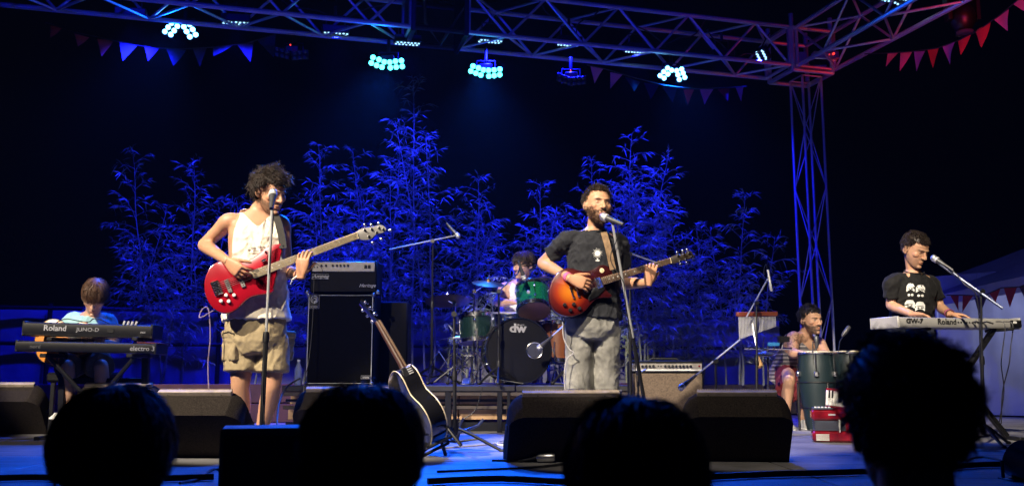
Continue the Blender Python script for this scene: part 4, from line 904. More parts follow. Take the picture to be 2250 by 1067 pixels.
M['denim'] = cloth('dark_denim', (.02, .025, .045)); shorts(rk_p, J, M['denim'], 1.9, 'jeans', (.1, .095, .085, .075), 17)
for k in 'RL': shoe(rk_p, J['a' + k], J['f' + k], M['shoe'])
wd = (J['wL'] - J['eL']).normalized()
for i, c in enumerate(('band', 'pinkband', 'band')): MB().ringtorus(J['wL'] - wd * (.012 + .014 * i), wd, .031, .006).build('bracelet', M[c], rk_p)
# ---------------------------------------------------------------- audience in front of the stage
def watcher(px, top, Y, label, hairlen, hm, sc=1.0, yaw=180, seed=0, wide=1.0, tee=(.02, .02, .022), curl=False):
    tp = at(px, top, Y); hs = 1.06 * sc; hc = tp - V((0, 0, .135 * hs)); b = V((hc.x, hc.y - .0, 0)); H = hc.z + 1.2 + .11; k = H / 1.72; g_ = -1.2
    Pz = lambda x, y, z: V((b.x + x * k, b.y + y, g_ + z * k))
    J = dict(s=k, pel=Pz(0, 0, .95), nb=Pz(0, -.01, 1.46), sR=Pz(.17, 0, 1.41), sL=Pz(-.17, 0, 1.41), eR=Pz(.23, -.02, 1.12), eL=Pz(-.23, -.02, 1.12), wR=Pz(.22, .12, .90), wL=Pz(-.22, .12, .90), hR=Pz(.09, 0, .92), hL=Pz(-.09, 0, .92), kR=Pz(.09, .02, .5), kL=Pz(-.09, .02, .5), aR=Pz(.09, -.02, .1), aL=Pz(-.09, -.02, .1))
    J['fR'] = J['aR'] + V((0, .14, -.07)); J['fL'] = J['aL'] + V((0, .14, -.07)); rot = rot_head(yaw, 0, 0)
    hd = [hand(s_, J['w' + q], (0, .35, -1), (s_ * -1, 0, 0)) for q, s_ in (('R', 1), ('L', -1))]
    t = person(label, J, hc, rot, hs, (.4, .24, .16), hd, loc=V((b.x, b.y, -1.2)), group='audience heads in front of the stage')
    m = cloth('dark_cotton', tee); shirt(t, J, m, .6, seed=seed, hem=-.1); shorts(t, J, m, 1.9, 'trousers', (.1, .095, .08, .07), seed)
    for q in 'RL':
        mb = MB(); A = J['a' + q]; limb(mb, [A + V((0, -.04, -.06)), A + V((0, .06, -.07)), A + V((0, .17, -.085))], [.04, .04, .03]); mb.build('shoe', M['rubber'], t)
    def pr(p): return 1.0 if (p.z > .03 or p.y > -.01) and not (p.y < -.05 and p.z < .05) else 0.0
    if curl: hairs('curly_hair', hm, t, hc, rot, hs, 2600, pr, st_curly, 6, .045, .0022, seed=seed, shell=.016)
    else:
        def stp(d, p, tt, n, st, rd):
            q = V(((p.x) / .079, (p.y - .014) / .1005, (p.z - .038) / .091)); rad = q.length; nn_ = V((q.x / .079, q.y / .1005, q.z / .091)).normalized()
            if p.z < -.02: return (V((-p.x * .3, .05 + (p.y - .05) * -.4, -1)) + V((rd.uniform(-.10, .10), rd.uniform(-.10, .10), 0))).normalized()
            cr = V((p.x, (p.y - .03), -max(0, rad - .9) * .05 - .02)); cr = cr - nn_ * cr.dot(nn_)
            if cr.length < 1e-4: cr = V((rd.uniform(-1, 1), 1, 0))
            return (cr.normalized() + nn_ * (1.15 + .13 * math.sin(st) - rad) * 2.5 + V((rd.uniform(-.17, .17), rd.uniform(-.17, .17), rd.uniform(-.12, .12)))).normalized()
        hairs('hair', hm, t, hc, rot, hs, 4200, pr, stp, 12 if hairlen > .15 else 6, hairlen, .0019, seed=seed, shell=.010)
    return t
watcher(262, 850, 1.62, 'dark silhouetted head of the leftmost watcher in front of the stage', .20, M['hair_dark'], .94, 186, 21)
watcher(800, 850, 1.52, 'dark silhouetted head with long hair in front of the leaning acoustic guitar', .30, M['hair_dark'], .93, 178, 22)
watcher(1390, 878, 1.42, 'watcher head with blue sheen on long smooth hair before the right wedges', .34, M['hair_dark'], .98, 180, 23)
watcher(1985, 745, 1.40, 'tall curly dark head with visible neck at the right of the crowd', .05, M['hair_dark'], .93, 172, 24, curl=True)
# ================================================================ INSTRUMENTS AND STAGE GEAR
def gradient_mat(name, stops, center, rough=.25, coat=.6, ax=None):
    """colour by distance from a point in object space (a sunburst finish)"""
    m = mat(name, (1, 1, 1), rough, 0, .06, 30, .03, coat=coat); nt = m.node_tree; N = nt.nodes; L = nt.links
    tc = N.new('ShaderNodeTexCoord'); vm = N.new('ShaderNodeVectorMath'); vm.operation = 'DISTANCE'; L.new(tc.outputs['Object'], vm.inputs[0]); vm.inputs[1].default_value = center
    mr = N.new('ShaderNodeMapRange'); mr.inputs[2].default_value = stops[-1][0]; L.new(vm.outputs['Value'], mr.inputs[0])
    rp = N.new('ShaderNodeValToRGB'); e = rp.color_ramp.elements; mx = stops[-1][0]
    e[0].position = 0; e[0].color = (*stops[0][1], 1); e[1].position = 1; e[1].color = (*stops[-1][1], 1)
    for p, c in stops[1:-1]: q = e.new(p / mx); q.color = (*c, 1)
    L.new(mr.outputs[0], rp.inputs[0]); L.new(rp.outputs[0], N['Principled BSDF'].inputs['Base Color']); return m
M['redlac'] = mat('red_lacquer', (.30, .004, .014), .22, 0, .12, 6, .02, coat=.8)
M['fret'] = mat('rosewood', (.13, .075, .04), .5, 0, .3, 20, .2); M['maple'] = mat('pale_maple', (.42, .33, .2), .4, 0, .15, 14, .1)
M['pearl'] = mat('pearl_knob', (.75, .72, .68), .25); M['ebony'] = mat('ebony', (.025, .018, .014), .45)
def guitar_common(t, pl, n, nk, frets, fm, nstr, bridge, rad=.0009, inlay=True, fth=.012, up=.010):
    """nk: four pixel corners of the fretboard: body top, body bottom, nut bottom, nut top"""
    c = [pl(*q) for q in nk]; MB().slab(c, n, fth, .003, up).build('fretboard', fm, t)
    nb = [c[0].lerp(c[1], .08), c[0].lerp(c[1], .92), c[2].lerp(c[3], .08), c[2].lerp(c[3], .92)]
    MB().slab([nb[0], nb[1], nb[2], nb[3]], n, .022, .008, up - fth).build('neck', M['fret'], t)
    for i in range(1, frets + 1):
        f_ = 2 ** (-i / 12); f0 = 2 ** (-(frets + .6) / 12); s = (f_ - f0) / (1 - f0)
        a_, b_ = c[0].lerp(c[3], s) + n * (up + .001), c[1].lerp(c[2], s) + n * (up + .001); rod('fret', a_, b_, .0011, M['steel'], t, 5)
        if inlay and i in (3, 5, 7, 9, 12, 15, 17, 19): 
            f2 = 2 ** (-(i - .5) / 12); s2 = (f2 - f0) / (1 - f0); p = c[0].lerp(c[3], s2).lerp(c[1].lerp(c[2], s2), .5) + n * (up + .0006)
            MB().lathe(p, n, [(.005, -.001), (.005, .0006)], 10).build('inlay', M['pearl'], t)
    for k in range(nstr):
        s = (k + .5) / nstr; rod('string', pl(*bridge[0]).lerp(pl(*bridge[1]), s) + n * (up + .006), c[3].lerp(c[2], s * .84 + .08) + n * (up + .004), rad * (1.5 - .6 * s), M['steel'], t, 5)
    rod('nut', c[2] + n * (up + .002), c[3] + n * (up + .002), .003, M['cream'], t, 5)
    return c
def tuner(t, post, key, n, m):
    d = (key - post).normalized(); o = MB().lathe(post, n, [(.008, -.004), (.008, .004), (.004, .005), (.004, .014), (.006, .016)], 12).build('tuner', m, t)
    k = MB().tube([post - n * .012, key - n * .012], .003, 6); k.ell(key - n * .012, (.011, .006, .011)); k.build('tuning_key', m, o)
# ---------------------------------------------------------------- red bass
n = V((.20, -1, .10)).normalized(); P0 = at(540, 620, 5.55); pl = lambda x, y: onp(x, y, P0, n); Z1 = lambda L_: zz((400, 340), 2.965, L_)
t = thing('bass_guitar', 'glossy red electric bass slung on the curly haired player', 'bass guitar', P0)
out = [(665, 592), (648, 577), (600, 582), (550, 600), (510, 628), (470, 660), (425, 688), (370, 697), (310, 690), (250, 690), (195, 716), (158, 772), (143, 840), (150, 905), (176, 965), (215, 1008), (262, 1029), (312, 1026), (360, 1000), (400, 960), (440, 928), (490, 913), (545, 906), (580, 896), (598, 880), (585, 868), (545, 872), (510, 862), (492, 835), (498, 800), (525, 765), (558, 720), (552, 685), (575, 648), (620, 618)]
MB().slab([pl(*q) for q in cat_rom(Z1(out), 3)], n, .042, .010).build('body', M['redlac'], t)
nk = Z1([(438, 764), (470, 808), (1150, 548), (1135, 505)]); br = Z1([(232, 832), (252, 890)])
guitar_common(t, pl, n, nk, 24, M['maple'], 5, br, .0012, True)
hs = Z1([(1135, 505), (1175, 478), (1235, 470), (1290, 456), (1322, 470), (1330, 490), (1310, 508), (1262, 520), (1232, 550), (1190, 556), (1150, 548)])
M['greyhead'] = mat('grey_headstock', (.16, .15, .14), .35, 0, .1, coat=.3); MB().slab([pl(*q) for q in cat_rom(hs, 2)], n, .016, .004, .006).build('headstock', M['greyhead'], t)
for a_, b_ in (((1190, 493), (1190, 455)), ((1235, 487), (1233, 455)), ((1282, 478), (1280, 446)), ((1218, 535), (1243, 572)), ((1268, 510), (1297, 547)), ((1310, 488), (1355, 490))):
    q = Z1([a_, b_]); tuner(t, pl(*q[0]) + n * .008, pl(*q[1]) + n * .008, n, M['chrome'])
ax = (pl(*Z1([(1135, 525)])[0]) - pl(*Z1([(455, 785)])[0])).normalized(); ay = n.cross(ax).normalized(); Rm = Matrix((ax, ay, n)).transposed()
M['pickup'] = mat('grey_pickup', (.20, .19, .18), .4, .3)
for q in Z1([(388, 822), (302, 855)]):
    o = MB().box(pl(*q) + n * .004, (.026, .085, .014), Rm, .003).build('pickup', M['pickup'], t)
    for k in range(5): MB().lathe(pl(*q) + n * .011 + ay * (k - 2) * .015, n, [(.0035, -.001), (.0035, .001)], 8).build('pole', M['chrome'], o)
o = MB().box(pl(*Z1([(226, 868)])[0]) + n * .004, (.05, .09, .012), Rm, .002).build('bridge', M['chrome'], t)
for k in range(5): MB().box(pl(*Z1([(226, 868)])[0]) + n * .014 + ay * (k - 2) * .017, (.036, .013, .012), Rm, .002).build('saddle', M['chrome'], o)
for q in Z1([(288, 915), (340, 915), (255, 953), (305, 955)]): MB().lathe(pl(*q), n, [(.0115, 0), (.011, .014), (.009, .017)], 16).build('knob', M['pearl'], t)
for q in Z1([(660, 596), (545, 632)]): MB().lathe(pl(*q), n, [(.006, -.01), (.008, .006), (.006, .012)], 10).build('strap_button', M['chrome'], t)
MB().box(pl(*Z1([(533, 690)])[0]) + n * .016, (.03, .012, .02), Rm, .003).build('thumb_rest', M['chrome'], t)
def ribbon(name, pts, wv, w_, m, parent, th=.002):
    mb = MB(); rs = []
    for p, v in zip(pts, wv): v = V(v).normalized(); p = V(p); rs.append([p - v * w_ / 2, p + v * w_ / 2, p + v * w_ / 2 + V((0, .003, .002)), p - v * w_ / 2 + V((0, .003, .002))])
    return mb.loft(rs).build(name, m, parent)
ps = [at(622, 545, 5.60), at(619, 520, 5.64), at(612, 490, 5.675), at(604, 470, 5.73), at(598, 462, 5.80), at(592, 470, 5.90)]
ribbon('strap', ps, [(1, 0, .1)] * 6, .045, M['strap'], t)
# instrument lead hanging from the bass
pts = [pl(*Z1([(200, 1010)])[0]) - n * .02, at(455, 690, 5.6), at(438, 697, 5.6), at(445, 678, 5.62), at(458, 680, 5.62), at(462, 740, 5.62), at(457, 800, 5.62), at(459, 860, 5.6), at(462, 950, 5.6)]
tag(MB().tube([V(p) for p in cat_rom([tuple(p) for p in pts], 5, False)], .0035, 6).build('instrument_cable', mat('mauve_cable', (.28, .2, .24), .5)), 'pale mauve instrument lead hanging from the red bass', 'cable')
# ---------------------------------------------------------------- sunburst guitar
n = V((.15, -1, .12)).normalized(); P0 = at(1290, 640, 5.915); pl = lambda x, y: onp(x, y, P0, n); Z3 = lambda L_: zz((1140, 390), 3.443, L_)
t = thing('electric_guitar', 'cherry sunburst single cutaway electric guitar played by the singer', 'guitar', P0)
out = [(712, 722), (692, 684), (650, 660), (610, 662), (565, 690), (515, 706), (455, 700), (400, 684), (345, 688), (290, 720), (250, 785), (232, 865), (238, 945), (268, 1003), (320, 1037), (380, 1048), (440, 1041), (500, 1010), (545, 958), (590, 918), (640, 908), (685, 908), (706, 893), (690, 873), (665, 852), (655, 822), (672, 792), (705, 768)]
cc = pl(*Z3([(385, 860)])[0]) - P0
M['burst'] = gradient_mat('cherry_sunburst', [(0, (.48, .15, .009)), (.04, (.44, .11, .007)), (.085, (.26, .024, .004)), (.12, (.09, .005, .004)), (.16, (.03, .003, .004)), (.4, (.03, .003, .004))], tuple(cc))
MB().slab([pl(*q) for q in cat_rom(Z3(out), 3)], n, .048, .007).build('body', M['burst'], t)
nk = Z3([(617, 757), (640, 812), (1150, 650), (1140, 608)]); br = Z3([(470, 815), (490, 865)])
guitar_common(t, pl, n, nk, 22, M['fret'], 6, br)
hs = Z3([(1142, 606), (1195, 583), (1245, 572), (1295, 553), (1312, 572), (1326, 595), (1305, 612), (1245, 628), (1195, 645), (1150, 652)])
MB().slab([pl(*q) for q in cat_rom(hs, 2)], n, .015, .003, .006).build('headstock', M['ebony'], t)
for a_, b_ in (((1200, 592), (1200, 566)), ((1245, 582), (1240, 552)), ((1285, 572), (1276, 545)), ((1215, 634), (1228, 655)), ((1258, 620), (1273, 640)), ((1302, 600), (1322, 600))):
    q = Z3([a_, b_]); tuner(t, pl(*q[0]) + n * .008, pl(*q[1]) + n * .008, n, M['chrome'])
ax = (pl(*Z3([(1140, 628)])[0]) - pl(*Z3([(628, 785)])[0])).normalized(); ay = n.cross(ax).normalized(); Rm = Matrix((ax, ay, n)).transposed()
text('Les Paul', .022, pl(*Z3([(1255, 600)])[0]) + n * .008, ax, ay, M['gold'], t, shear=.3)
o = MB().box(pl(*Z3([(604, 797)])[0]) + n * .006, (.04, .075, .018), Rm, .004).build('pickup', M['chrome'], t)
for k in range(6): MB().lathe(pl(*Z3([(604, 797)])[0]) + n * .0155 + ay * (k - 2.5) * .0105, n, [(.003, -.001), (.003, .0015)], 8).build('pole', M['steel'], o)
MB().box(pl(*Z3([(500, 838)])[0]) + n * .006, (.04, .075, .016), Rm, .004).build('pickup', M['blackplastic'], t)
MB().box(pl(*Z3([(440, 858)])[0]) + n * .008, (.016, .085, .012), Rm, .003).build('bridge', M['chrome'], t); MB().box(pl(*Z3([(400, 870)])[0]) + n * .008, (.013, .085, .014), Rm, .004).build('tailpiece', M['chrome'], t)
MB().slab([pl(*q) for q in Z3([(560, 835), (640, 815), (650, 845), (600, 895), (530, 935), (520, 915)])], n, .004, .001, .008).build('pickguard', M['blackplastic'], t)
for q in Z3([(345, 963), (388, 1003), (457, 990), (415, 960)]):
    MB().lathe(pl(*q), n, [(.0125, 0), (.0125, .006), (.011, .016), (.009, .018)], 16).build('knob', M['blackplastic'], t)
o = MB().lathe(pl(*Z3([(628, 702)])[0]), n, [(.016, 0), (.016, .0025), (.007, .003)], 20).build('switch_ring', M['cream'], t); MB().tube([pl(*Z3([(628, 702)])[0]), pl(*Z3([(628, 702)])[0]) + n * .02], .0025, 6).build('switch_tip', M['cream'], o)
M['tanstrap'] = cloth('brown_strap', (.20, .13, .075), 40, .3)
ps = [at(1347, 592, 5.93), at(1341, 565, 5.945), at(1334, 535, 5.955), at(1328, 515, 5.985), at(1325, 503, 6.06), at(1322, 506, 6.16)]
ribbon('strap', ps, [(1, 0, .25)] * 6, .042, M['tanstrap'], t)
pts = [pl(*Z3([(300, 1020)])[0]) - n * .03, at(1232, 690, 5.94), at(1236, 702, 5.93), at(1238, 740, 5.95), at(1250, 765, 5.95), at(1260, 775, 5.95), at(1245, 790, 5.97), at(1240, 830, 5.98), at(1244, 900, 6.0), V((.34, 6.0, .03))]
tag(MB().tube([V(p) for p in cat_rom([tuple(p) for p in pts], 5, False)], .004, 6).build('instrument_cable', M['palecable']), 'white instrument lead hanging beside the jeans of the guitarist', 'cable')
# ---------------------------------------------------------------- acoustic guitars
M['blacklac'] = mat('black_lacquer', (.008, .008, .010), .16, 0, .1, 6, .02, coat=.8); M['amber'] = mat('amber_spruce', (.60, .22, .035), .3, 0, .15, 6, .02, coat=.5)
M['mahogany'] = mat('dark_mahogany', (.055, .022, .014), .35, 0, .2, 12, .05, coat=.3)
AC = [(0, 0), (.02, .10), (.06, .165), (.12, .197), (.19, .190), (.25, .155), (.29, .135), (.33, .138), (.38, .150), (.43, .145), (.475, .105), (.495, .04)]
def acoustic(name, lab, origin, a_, w_, n, top, side, bind, sc=1.0, preamp=False):
    """a_: up the neck, w_: across, n: out of the face; origin: tail of the body on the face"""
    t = thing(name, lab, 'guitar', origin); o2 = [(x * sc, y * sc) for x, y in AC]; o2 = o2 + [(x, -y) for x, y in o2[:0:-1]]; o2 = cat_rom(o2, 3)
    ring = [origin + a_ * x + w_ * y for x, y in o2]; D = .105 * sc
    MB().loft([[p - n * D for p in ring], [p for p in ring]], cap=False).build('sides', side, t)
    MB().slab(ring, n, .004, .001, .003).build('top', top, t); MB().slab([p - n * (D + .003) for p in ring], n, .004, .001, .003).build('back', side, t)
    for q in (0, -D): MB().tube([p + n * q for p in ring + ring[:1]], .0042, 5).build('binding', bind, t)
    c = origin + a_ * .335 * sc; MB().lathe(c + n * .003, n, [(.052 * sc, 0), (.052 * sc, .001), (.049 * sc, .0015)], 24).build('sound_hole', M['blackink'], t); MB().ringtorus(c + n * .004, n, .055 * sc, .003, 28, 5).build('rosette', bind, t)
    MB().box(origin + a_ * .16 * sc + n * .008, (.16 * sc, .03, .01), Matrix((w_, a_, n)).transposed(), .003).build('bridge', M['ebony'], t)
    f0, f1 = origin + a_ * .40 * sc, origin + a_ * .86 * sc; MB().slab([f0 - w_ * .028, f0 + w_ * .028, f1 + w_ * .022, f1 - w_ * .022], n, .012, .002, .012).build('fretboard', M['fret'], t)
    MB().tube([origin + a_ * .47 * sc - n * .01, origin + a_ * .55 * sc - n * .006, f1 - n * .004], [.024, .02, .018], 10).build('neck', M['mahogany'], t)
    for i in range(1, 20):
        s = (1 - 2 ** (-i / 12)) * .65 * sc; p = f1 - a_ * s
        if s < .45 * sc: rod('fret', p - w_ * .025 + n * .0125, p + w_ * .025 + n * .0125, .0011, M['steel'], t, 5)
    h0, h1 = f1, origin + a_ * 1.03 * sc - n * .03; MB().slab([h0 - w_ * .024, h0 + w_ * .024, h1 + w_ * .038, h1 - w_ * .038], n, .016, .003, .006).build('headstock', side, t)
    for s in (-1, 1):
        for k in range(3): p = h0.lerp(h1, .22 + .28 * k); tuner(t, p + w_ * s * .02 + n * .006, p + w_ * s * .052 + n * .006, n, M['chrome'])
    for k in range(6): y = (k - 2.5) * .0075; rod('string', origin + a_ * .16 * sc + w_ * y + n * .014, f1 + w_ * y * .85 + n * .015, .0008, M['steel'], t, 4)
    if preamp:
        c = origin + a_ * .43 * sc - w_ * .147 * sc - n * .05; Rm = Matrix((a_, n, w_)).transposed(); o = MB().box(c, (.06, .075, .012), Rm, .003).build('preamp', M['blackplastic'], t)
        for k in range(4): MB().box(c + a_ * (.018 * (k - 1.5) * .8) - w_ * .008 + n * .01, (.007, .03, .006), Rm, .001).build('slider', M['silverink'], o)
    return t
org = at(978, 962, 5.55); hd = at(799, 652, 5.80); a_ = (hd - org).normalized(); n = V((.76, .46, .42)); n = (n - a_ * n.dot(a_)).normalized(); w_ = a_.cross(n).normalized()
if w_.y < 0: w_ = -w_
acoustic('acoustic_guitar', 'black acoustic guitar with cream edging leaning on a floor stand', org, a_, w_, n, M['blacklac'], M['blacklac'], M['cream'], 1.0, True)
gs = thing('guitar_stand', 'black folding stand holding the black acoustic guitar', 'guitar stand', V((org.x, org.y, 0)))
b0 = org - n * .05
for s in (-1, 1):
    MB().tube([b0 + V((0, 0, .12)) + w_ * s * .05, V((b0.x + .10, b0.y, .02)) + w_ * s * .16], .011, 8).build('leg', M['blackmetal'], gs); MB().tube([b0 - a_ * .02 + w_ * s * .06 - n * .1, b0 - a_ * .02 + w_ * s * .06 + n * .08, b0 + w_ * s * .06 + n * .09 + a_ * .03], .010, 8).build('cradle_arm', M['rubber'], gs)
MB().tube([b0 + V((0, 0, .1)) - n * .06, V((b0.x - .24, b0.y + .05, .02))], .011, 8).build('leg', M['blackmetal'], gs); MB().tube([b0 - n * .1 + w_ * .08, b0 - n * .1 - w_ * .08], .010, 8).build('crossbar', M['blackmetal'], gs)
MB().tube([b0 + V((-.02, 0, .08)) - n * .08, b0 - n * .11 + a_ * .30], .010, 8).build('back_bar', M['blackmetal'], gs)
org = at(76, 752, 7.29); hd = at(330, 732, 7.42); a_ = (hd - org).normalized(); n = V((.1, -1, .15)); n = (n - a_ * n.dot(a_)).normalized(); w_ = n.cross(a_)
acoustic('acoustic_guitar', 'amber acoustic guitar glimpsed between the two left keyboards', org, a_, w_, n, M['amber'], M['amber'], M['ebony'], .9)
# ---------------------------------------------------------------- keyboards
def keyboard(lab, p0, p1, hgt, dep, cm, keys=61, inset=.03):
    """p0, p1: left and right ends of the lower back edge facing the audience"""
    t = thing('keyboard', lab, 'keyboard', p0); x = (p1 - p0).normalized(); y = V((-x.y, x.x, 0)).normalized(); z = x.cross(y); L_ = (p1 - p0).length
    prof = [(0, 0), (-.012, hgt * .25), (-.006, hgt * .9), (.02, hgt), (dep * .42, hgt * .92), (dep * .45, hgt * .6), (dep, hgt * .5), (dep, 0)]
    MB().loft([[p0 + x * s + y * q[0] + z * q[1] for q in prof] for s in (0, .006, L_ - .006, L_)]).build('case', cm, t)
    for s in (0, L_): MB().box(p0 + x * s + y * dep * .5 + z * hgt * .5, (.02, dep + .01, hgt + .012), Matrix((x, y, z)).transposed(), .006).build('end_cheek', cm, t)
    nw = keys * 7 // 12; kw = (L_ - .14) / nw; ms = {}
    for i in range(nw):
        if 'w' not in ms: ms['w'] = MB().box((0, 0, 0), (kw - .0012, dep * .46, .018), None, .002).mesh('white_key'); ms['w'].materials.append(M['white']); ms['b'] = MB().box((0, 0, 0), (kw * .55, dep * .28, .014), None, .002).mesh('black_key'); ms['b'].materials.append(M['blackink'])
        inst('white_key', ms['w'], basis(x, y, z, p0 + x * (.1 + kw * (i + .5)) + y * dep * .73 + z * (hgt * .5 + .009)), t)
        if i % 7 not in (2, 6): inst('black_key', ms['b'], basis(x, y, z, p0 + x * (.1 + kw * (i + 1)) + y * dep * .62 + z * (hgt * .5 + .022)), t)
    return t, x, y, z, L_
t, x, y, z, L_ = keyboard('black upper keyboard of the left pair with grey lettering', at(50, 735, 6.95), at(332, 742, 7.05), .10, .28, M['blackplastic'])
p0 = at(50, 735, 6.95); M['greyink'] = mat('grey_ink', (.30, .30, .32), .4)
text('Roland', .060, p0 + x * .235 - y * .0135 + z * .055, x, z, M['greyink'], t, bold=.001); text('JUNO-D', .040, p0 + x * .475 - y * .0135 + z * .050, x, z, M['greyink'], t, sx=1.15)
text('MIDI', .018, p0 + x * (L_ - .06) - y * .0135 + z * .04, x, z, M['greyink'], t)
for k in range(4): MB().tube([p0 + x * (L_ - .22 + .03 * k) + y * .02 + z * .09, p0 + x * (L_ - .21 + .03 * k) + y * .02 + z * .125], .009, 8).build('plug', M['silverink'], t)
MB().box(p0 + x * (L_ - .3) - y * .01 + z * .045, (.05, .012, .03), Matrix((x, y, z)).transposed(), .002).build('socket_panel', M['blackmetal'], t)
cb = [p0 + x * .22 + y * .04 + z * .1, p0 + x * .3 + y * .02 + z * .13, p0 + x * .45 + y * .03 + z * .11, p0 + x * .52 + y * .0 + z * .14, p0 + x * .62 + y * .03 + z * .1]
tag(MB().tube([V(q) for q in cat_rom([tuple(q) for q in cb], 5, False)], .004, 6).build('keyboard_cable', M['cable']), 'black cable looped on top of the left upper keyboard', 'cable')
M['nordred'] = mat('dark_red_panel', (.10, .012, .012), .45)
t, x, y, z, L_ = keyboard('black lower keyboard of the left pair with red end panel', at(35, 770, 6.85), at(340, 776, 6.95), .075, .30, M['blackplastic'], 73)
p0 = at(35, 770, 6.85); text('electro 3', .050, p0 + x * (L_ - .09) - y * .0135 + z * .034, x, z, M['greyink'], t); text('nord', .04, p0 + x * .14 - y * .0135 + z * .034, x, z, mat('dim_ink', (.05, .05, .055), .5), t)
MB().box(p0 + x * (L_ - .06) + y * .15 + z * .079, (.16, .29, .008), Matrix((x, y, z)).transposed(), .002).build('red_panel', M['nordred'], t)
def x_stand(lab, cx, Y, h, w_, m, px_=0, single=False):
    t = thing('keyboard_stand', lab, 'keyboard stand', V((cx, Y, 0)))
    for yy in ((0, .035) if not single else (0,)):
        for s in (-1, 1): MB().box(V((cx, Y + .14 + yy + .03 * s, h / 2 + .02)), (.03, .03, math.hypot(w_, h - .05)), Matrix.Rotation(s * math.atan2(w_, h), 3, 'Y'), .004).build('leg', m, t)
    for s in (-1, 1):
        MB().box(V((cx + s * w_ / 2, Y + .14, .025)), (.035, .42, .03), None, .004).build('foot', m, t); MB().box(V((cx + s * w_ / 2, Y + .14, h - .012)), (.04, .36, .022), None, .006).build('support_pad', M['rubber'], t)
    MB().lathe(V((cx, Y + .06, h / 2)), (0, -1, 0), [(.035, 0), (.035, .03), (.015, .04)], 12).build('pivot', m, t); return t
def tier_stand(lab, xa, xb, Y, z1, z2):
    t = thing('keyboard_stand', lab, 'keyboard stand', V(((xa + xb) / 2, Y, 0)))
    for x_ in (xa, xb):
        s = -1 if x_ == xa else 1
        MB().box((x_ + s * .0, Y + .34, .38), (.05, .05, .72), Matrix.Rotation(.1, 3, 'X'), .006).build('post', M['blackmetal'], t)
        MB().box((x_, Y + .2, z1 - .018), (.05, .4, .03), None, .005).build('arm', M['blackmetal'], t); MB().box((x_, Y + .25, z2 - .018), (.045, .34, .028), None, .005).build('arm', M['blackmetal'], t)
        MB().tube([(x_ - s * .24, Y + .16, z1 - .30), (x_, Y + .1, z1 - .03)], .017, 8).build('brace', M['blackmetal'], t); MB().tube([(x_ - s * .1, Y + .2, z1 + .02), (x_ + s * .03, Y + .2, z2 - .03)], .014, 8).build('upper_brace', M['steel'], t)
        MB().box((x_, Y + .25, .02), (.05, .5, .035), None, .006).build('foot', M['blackmetal'], t)
    MB().box(((xa + xb) / 2, Y + .36, .44), (abs(xb - xa), .04, .05), None, .005).build('crossbar', M['blackmetal'], t)
tier_stand('black two tier stand carrying the left keyboards', at(95, 800, 6.9).x, at(285, 800, 6.9).x, 6.88, at(190, 775, 6.9).z, at(190, 739, 7.0).z)
M['silvercase'] = mat('silver_grey_plastic', (.42, .41, .38), .4, .15, .06, 20, .05)
t, x, y, z, L_ = keyboard('silver grey keyboard of the right player with black lettering', at(1975, 718, 6.72), at(2242, 721, 7.05), .075, .30, M['silvercase'])
p0 = at(1975, 718, 6.72)
text('GW-7', .050, p0 + x * .13 - y * .014 + z * .045, x, z, M['blackink'], t, bold=.0015, sx=1.15, shear=.1); text('Roland', .062, p0 + x * (.425) - y * .014 + z * .042, x, z, M['blackink'], t, bold=.001)
for k in range(8): MB().lathe(p0 + x * (.53 + .026 * k) - y * .011 + z * .04, -y, [(.006, 0), (.006, .004)], 10).build('socket', M['blackmetal'], t)
MB().box(p0 + x * (L_ - .06) - y * .011 + z * .045, (.035, .006, .018), Matrix((x, y, z)).transposed(), .001).build('rating_plate', M['white'], t)
MB().box(p0 + x * (L_ - .05) - y * .009 + z * .035, (.11, .006, .05), Matrix((x, y, z)).transposed(), .001).build('socket_panel', M['blackmetal'], t)
for k in range(2): MB().tube([p0 + x * (.66 + .1 * k) - y * .012 + z * .04, p0 + x * (.66 + .1 * k) - y * .05 + z * .045, p0 + x * (.70 + .1 * k) - y * .07 + z * .03], .006, 8).build('plug', M['blackplastic'], t)
kc = (at(1975, 718, 6.72) + at(2242, 721, 7.05)) / 2
x_stand('black crossed leg stand under the silver keyboard', at(2115, 750, 6.95).x, 6.86, kc.z - .0, .62, M['blackmetal'])
for k, (px, lab) in enumerate(((2190, 'black cable dropping from the right end of the silver keyboard'), (2207, 'second cable dropping from the right end of the silver keyboard, the longer loop'))):
    pts = [at(px - 2, 706, 6.9), at(px + 18, 712, 6.85), at(px + 14, 760, 6.85), at(px + 10, 800, 6.85), at(px + 16 - 20 * k, 860, 6.9), at(px + 5 - 12 * k, 930, 6.95)]
    tag(MB().tube([V(q) for q in cat_rom([tuple(q) for q in pts], 5, False)], .004, 6).build('keyboard_cable', M['cable']), lab, 'cable')
# ---------------------------------------------------------------- amplifiers
M['facesilver'] = mat('brushed_panel', (.50, .46, .40), .38, .5, .1, 40, .05); M['grillblack'] = mat('black_grille_cloth', (.002, .002, .0024), .8, 0, .3, 60, .6, 300, spec=.12)
def box_px(x0, y0, x1, y1, Y): a_, b_ = at(x0, y1, Y), at(x1, y0, Y); return a_, b_
a_, b_ = box_px(670, 645, 823, 836, 8.0); a_.z = .402; W_ = b_.x - a_.x; H_ = b_.z - a_.z; D_ = .42; cx = (a_.x + b_.x) / 2; cz = (a_.z + b_.z) / 2
t = thing('bass_cabinet', 'tall black bass speaker cabinet with white piping behind the red bass', 'speaker cabinet', V((cx, 8.0, .4)))
MB().box((cx, 8.0 + D_ / 2, cz), (W_, D_, H_), None, .015).build('case', M['tolex'], t); MB().box((cx, 7.999, cz), (W_ - .035, .012, H_ - .035), None, .003).build('grille', M['grillblack'], t)
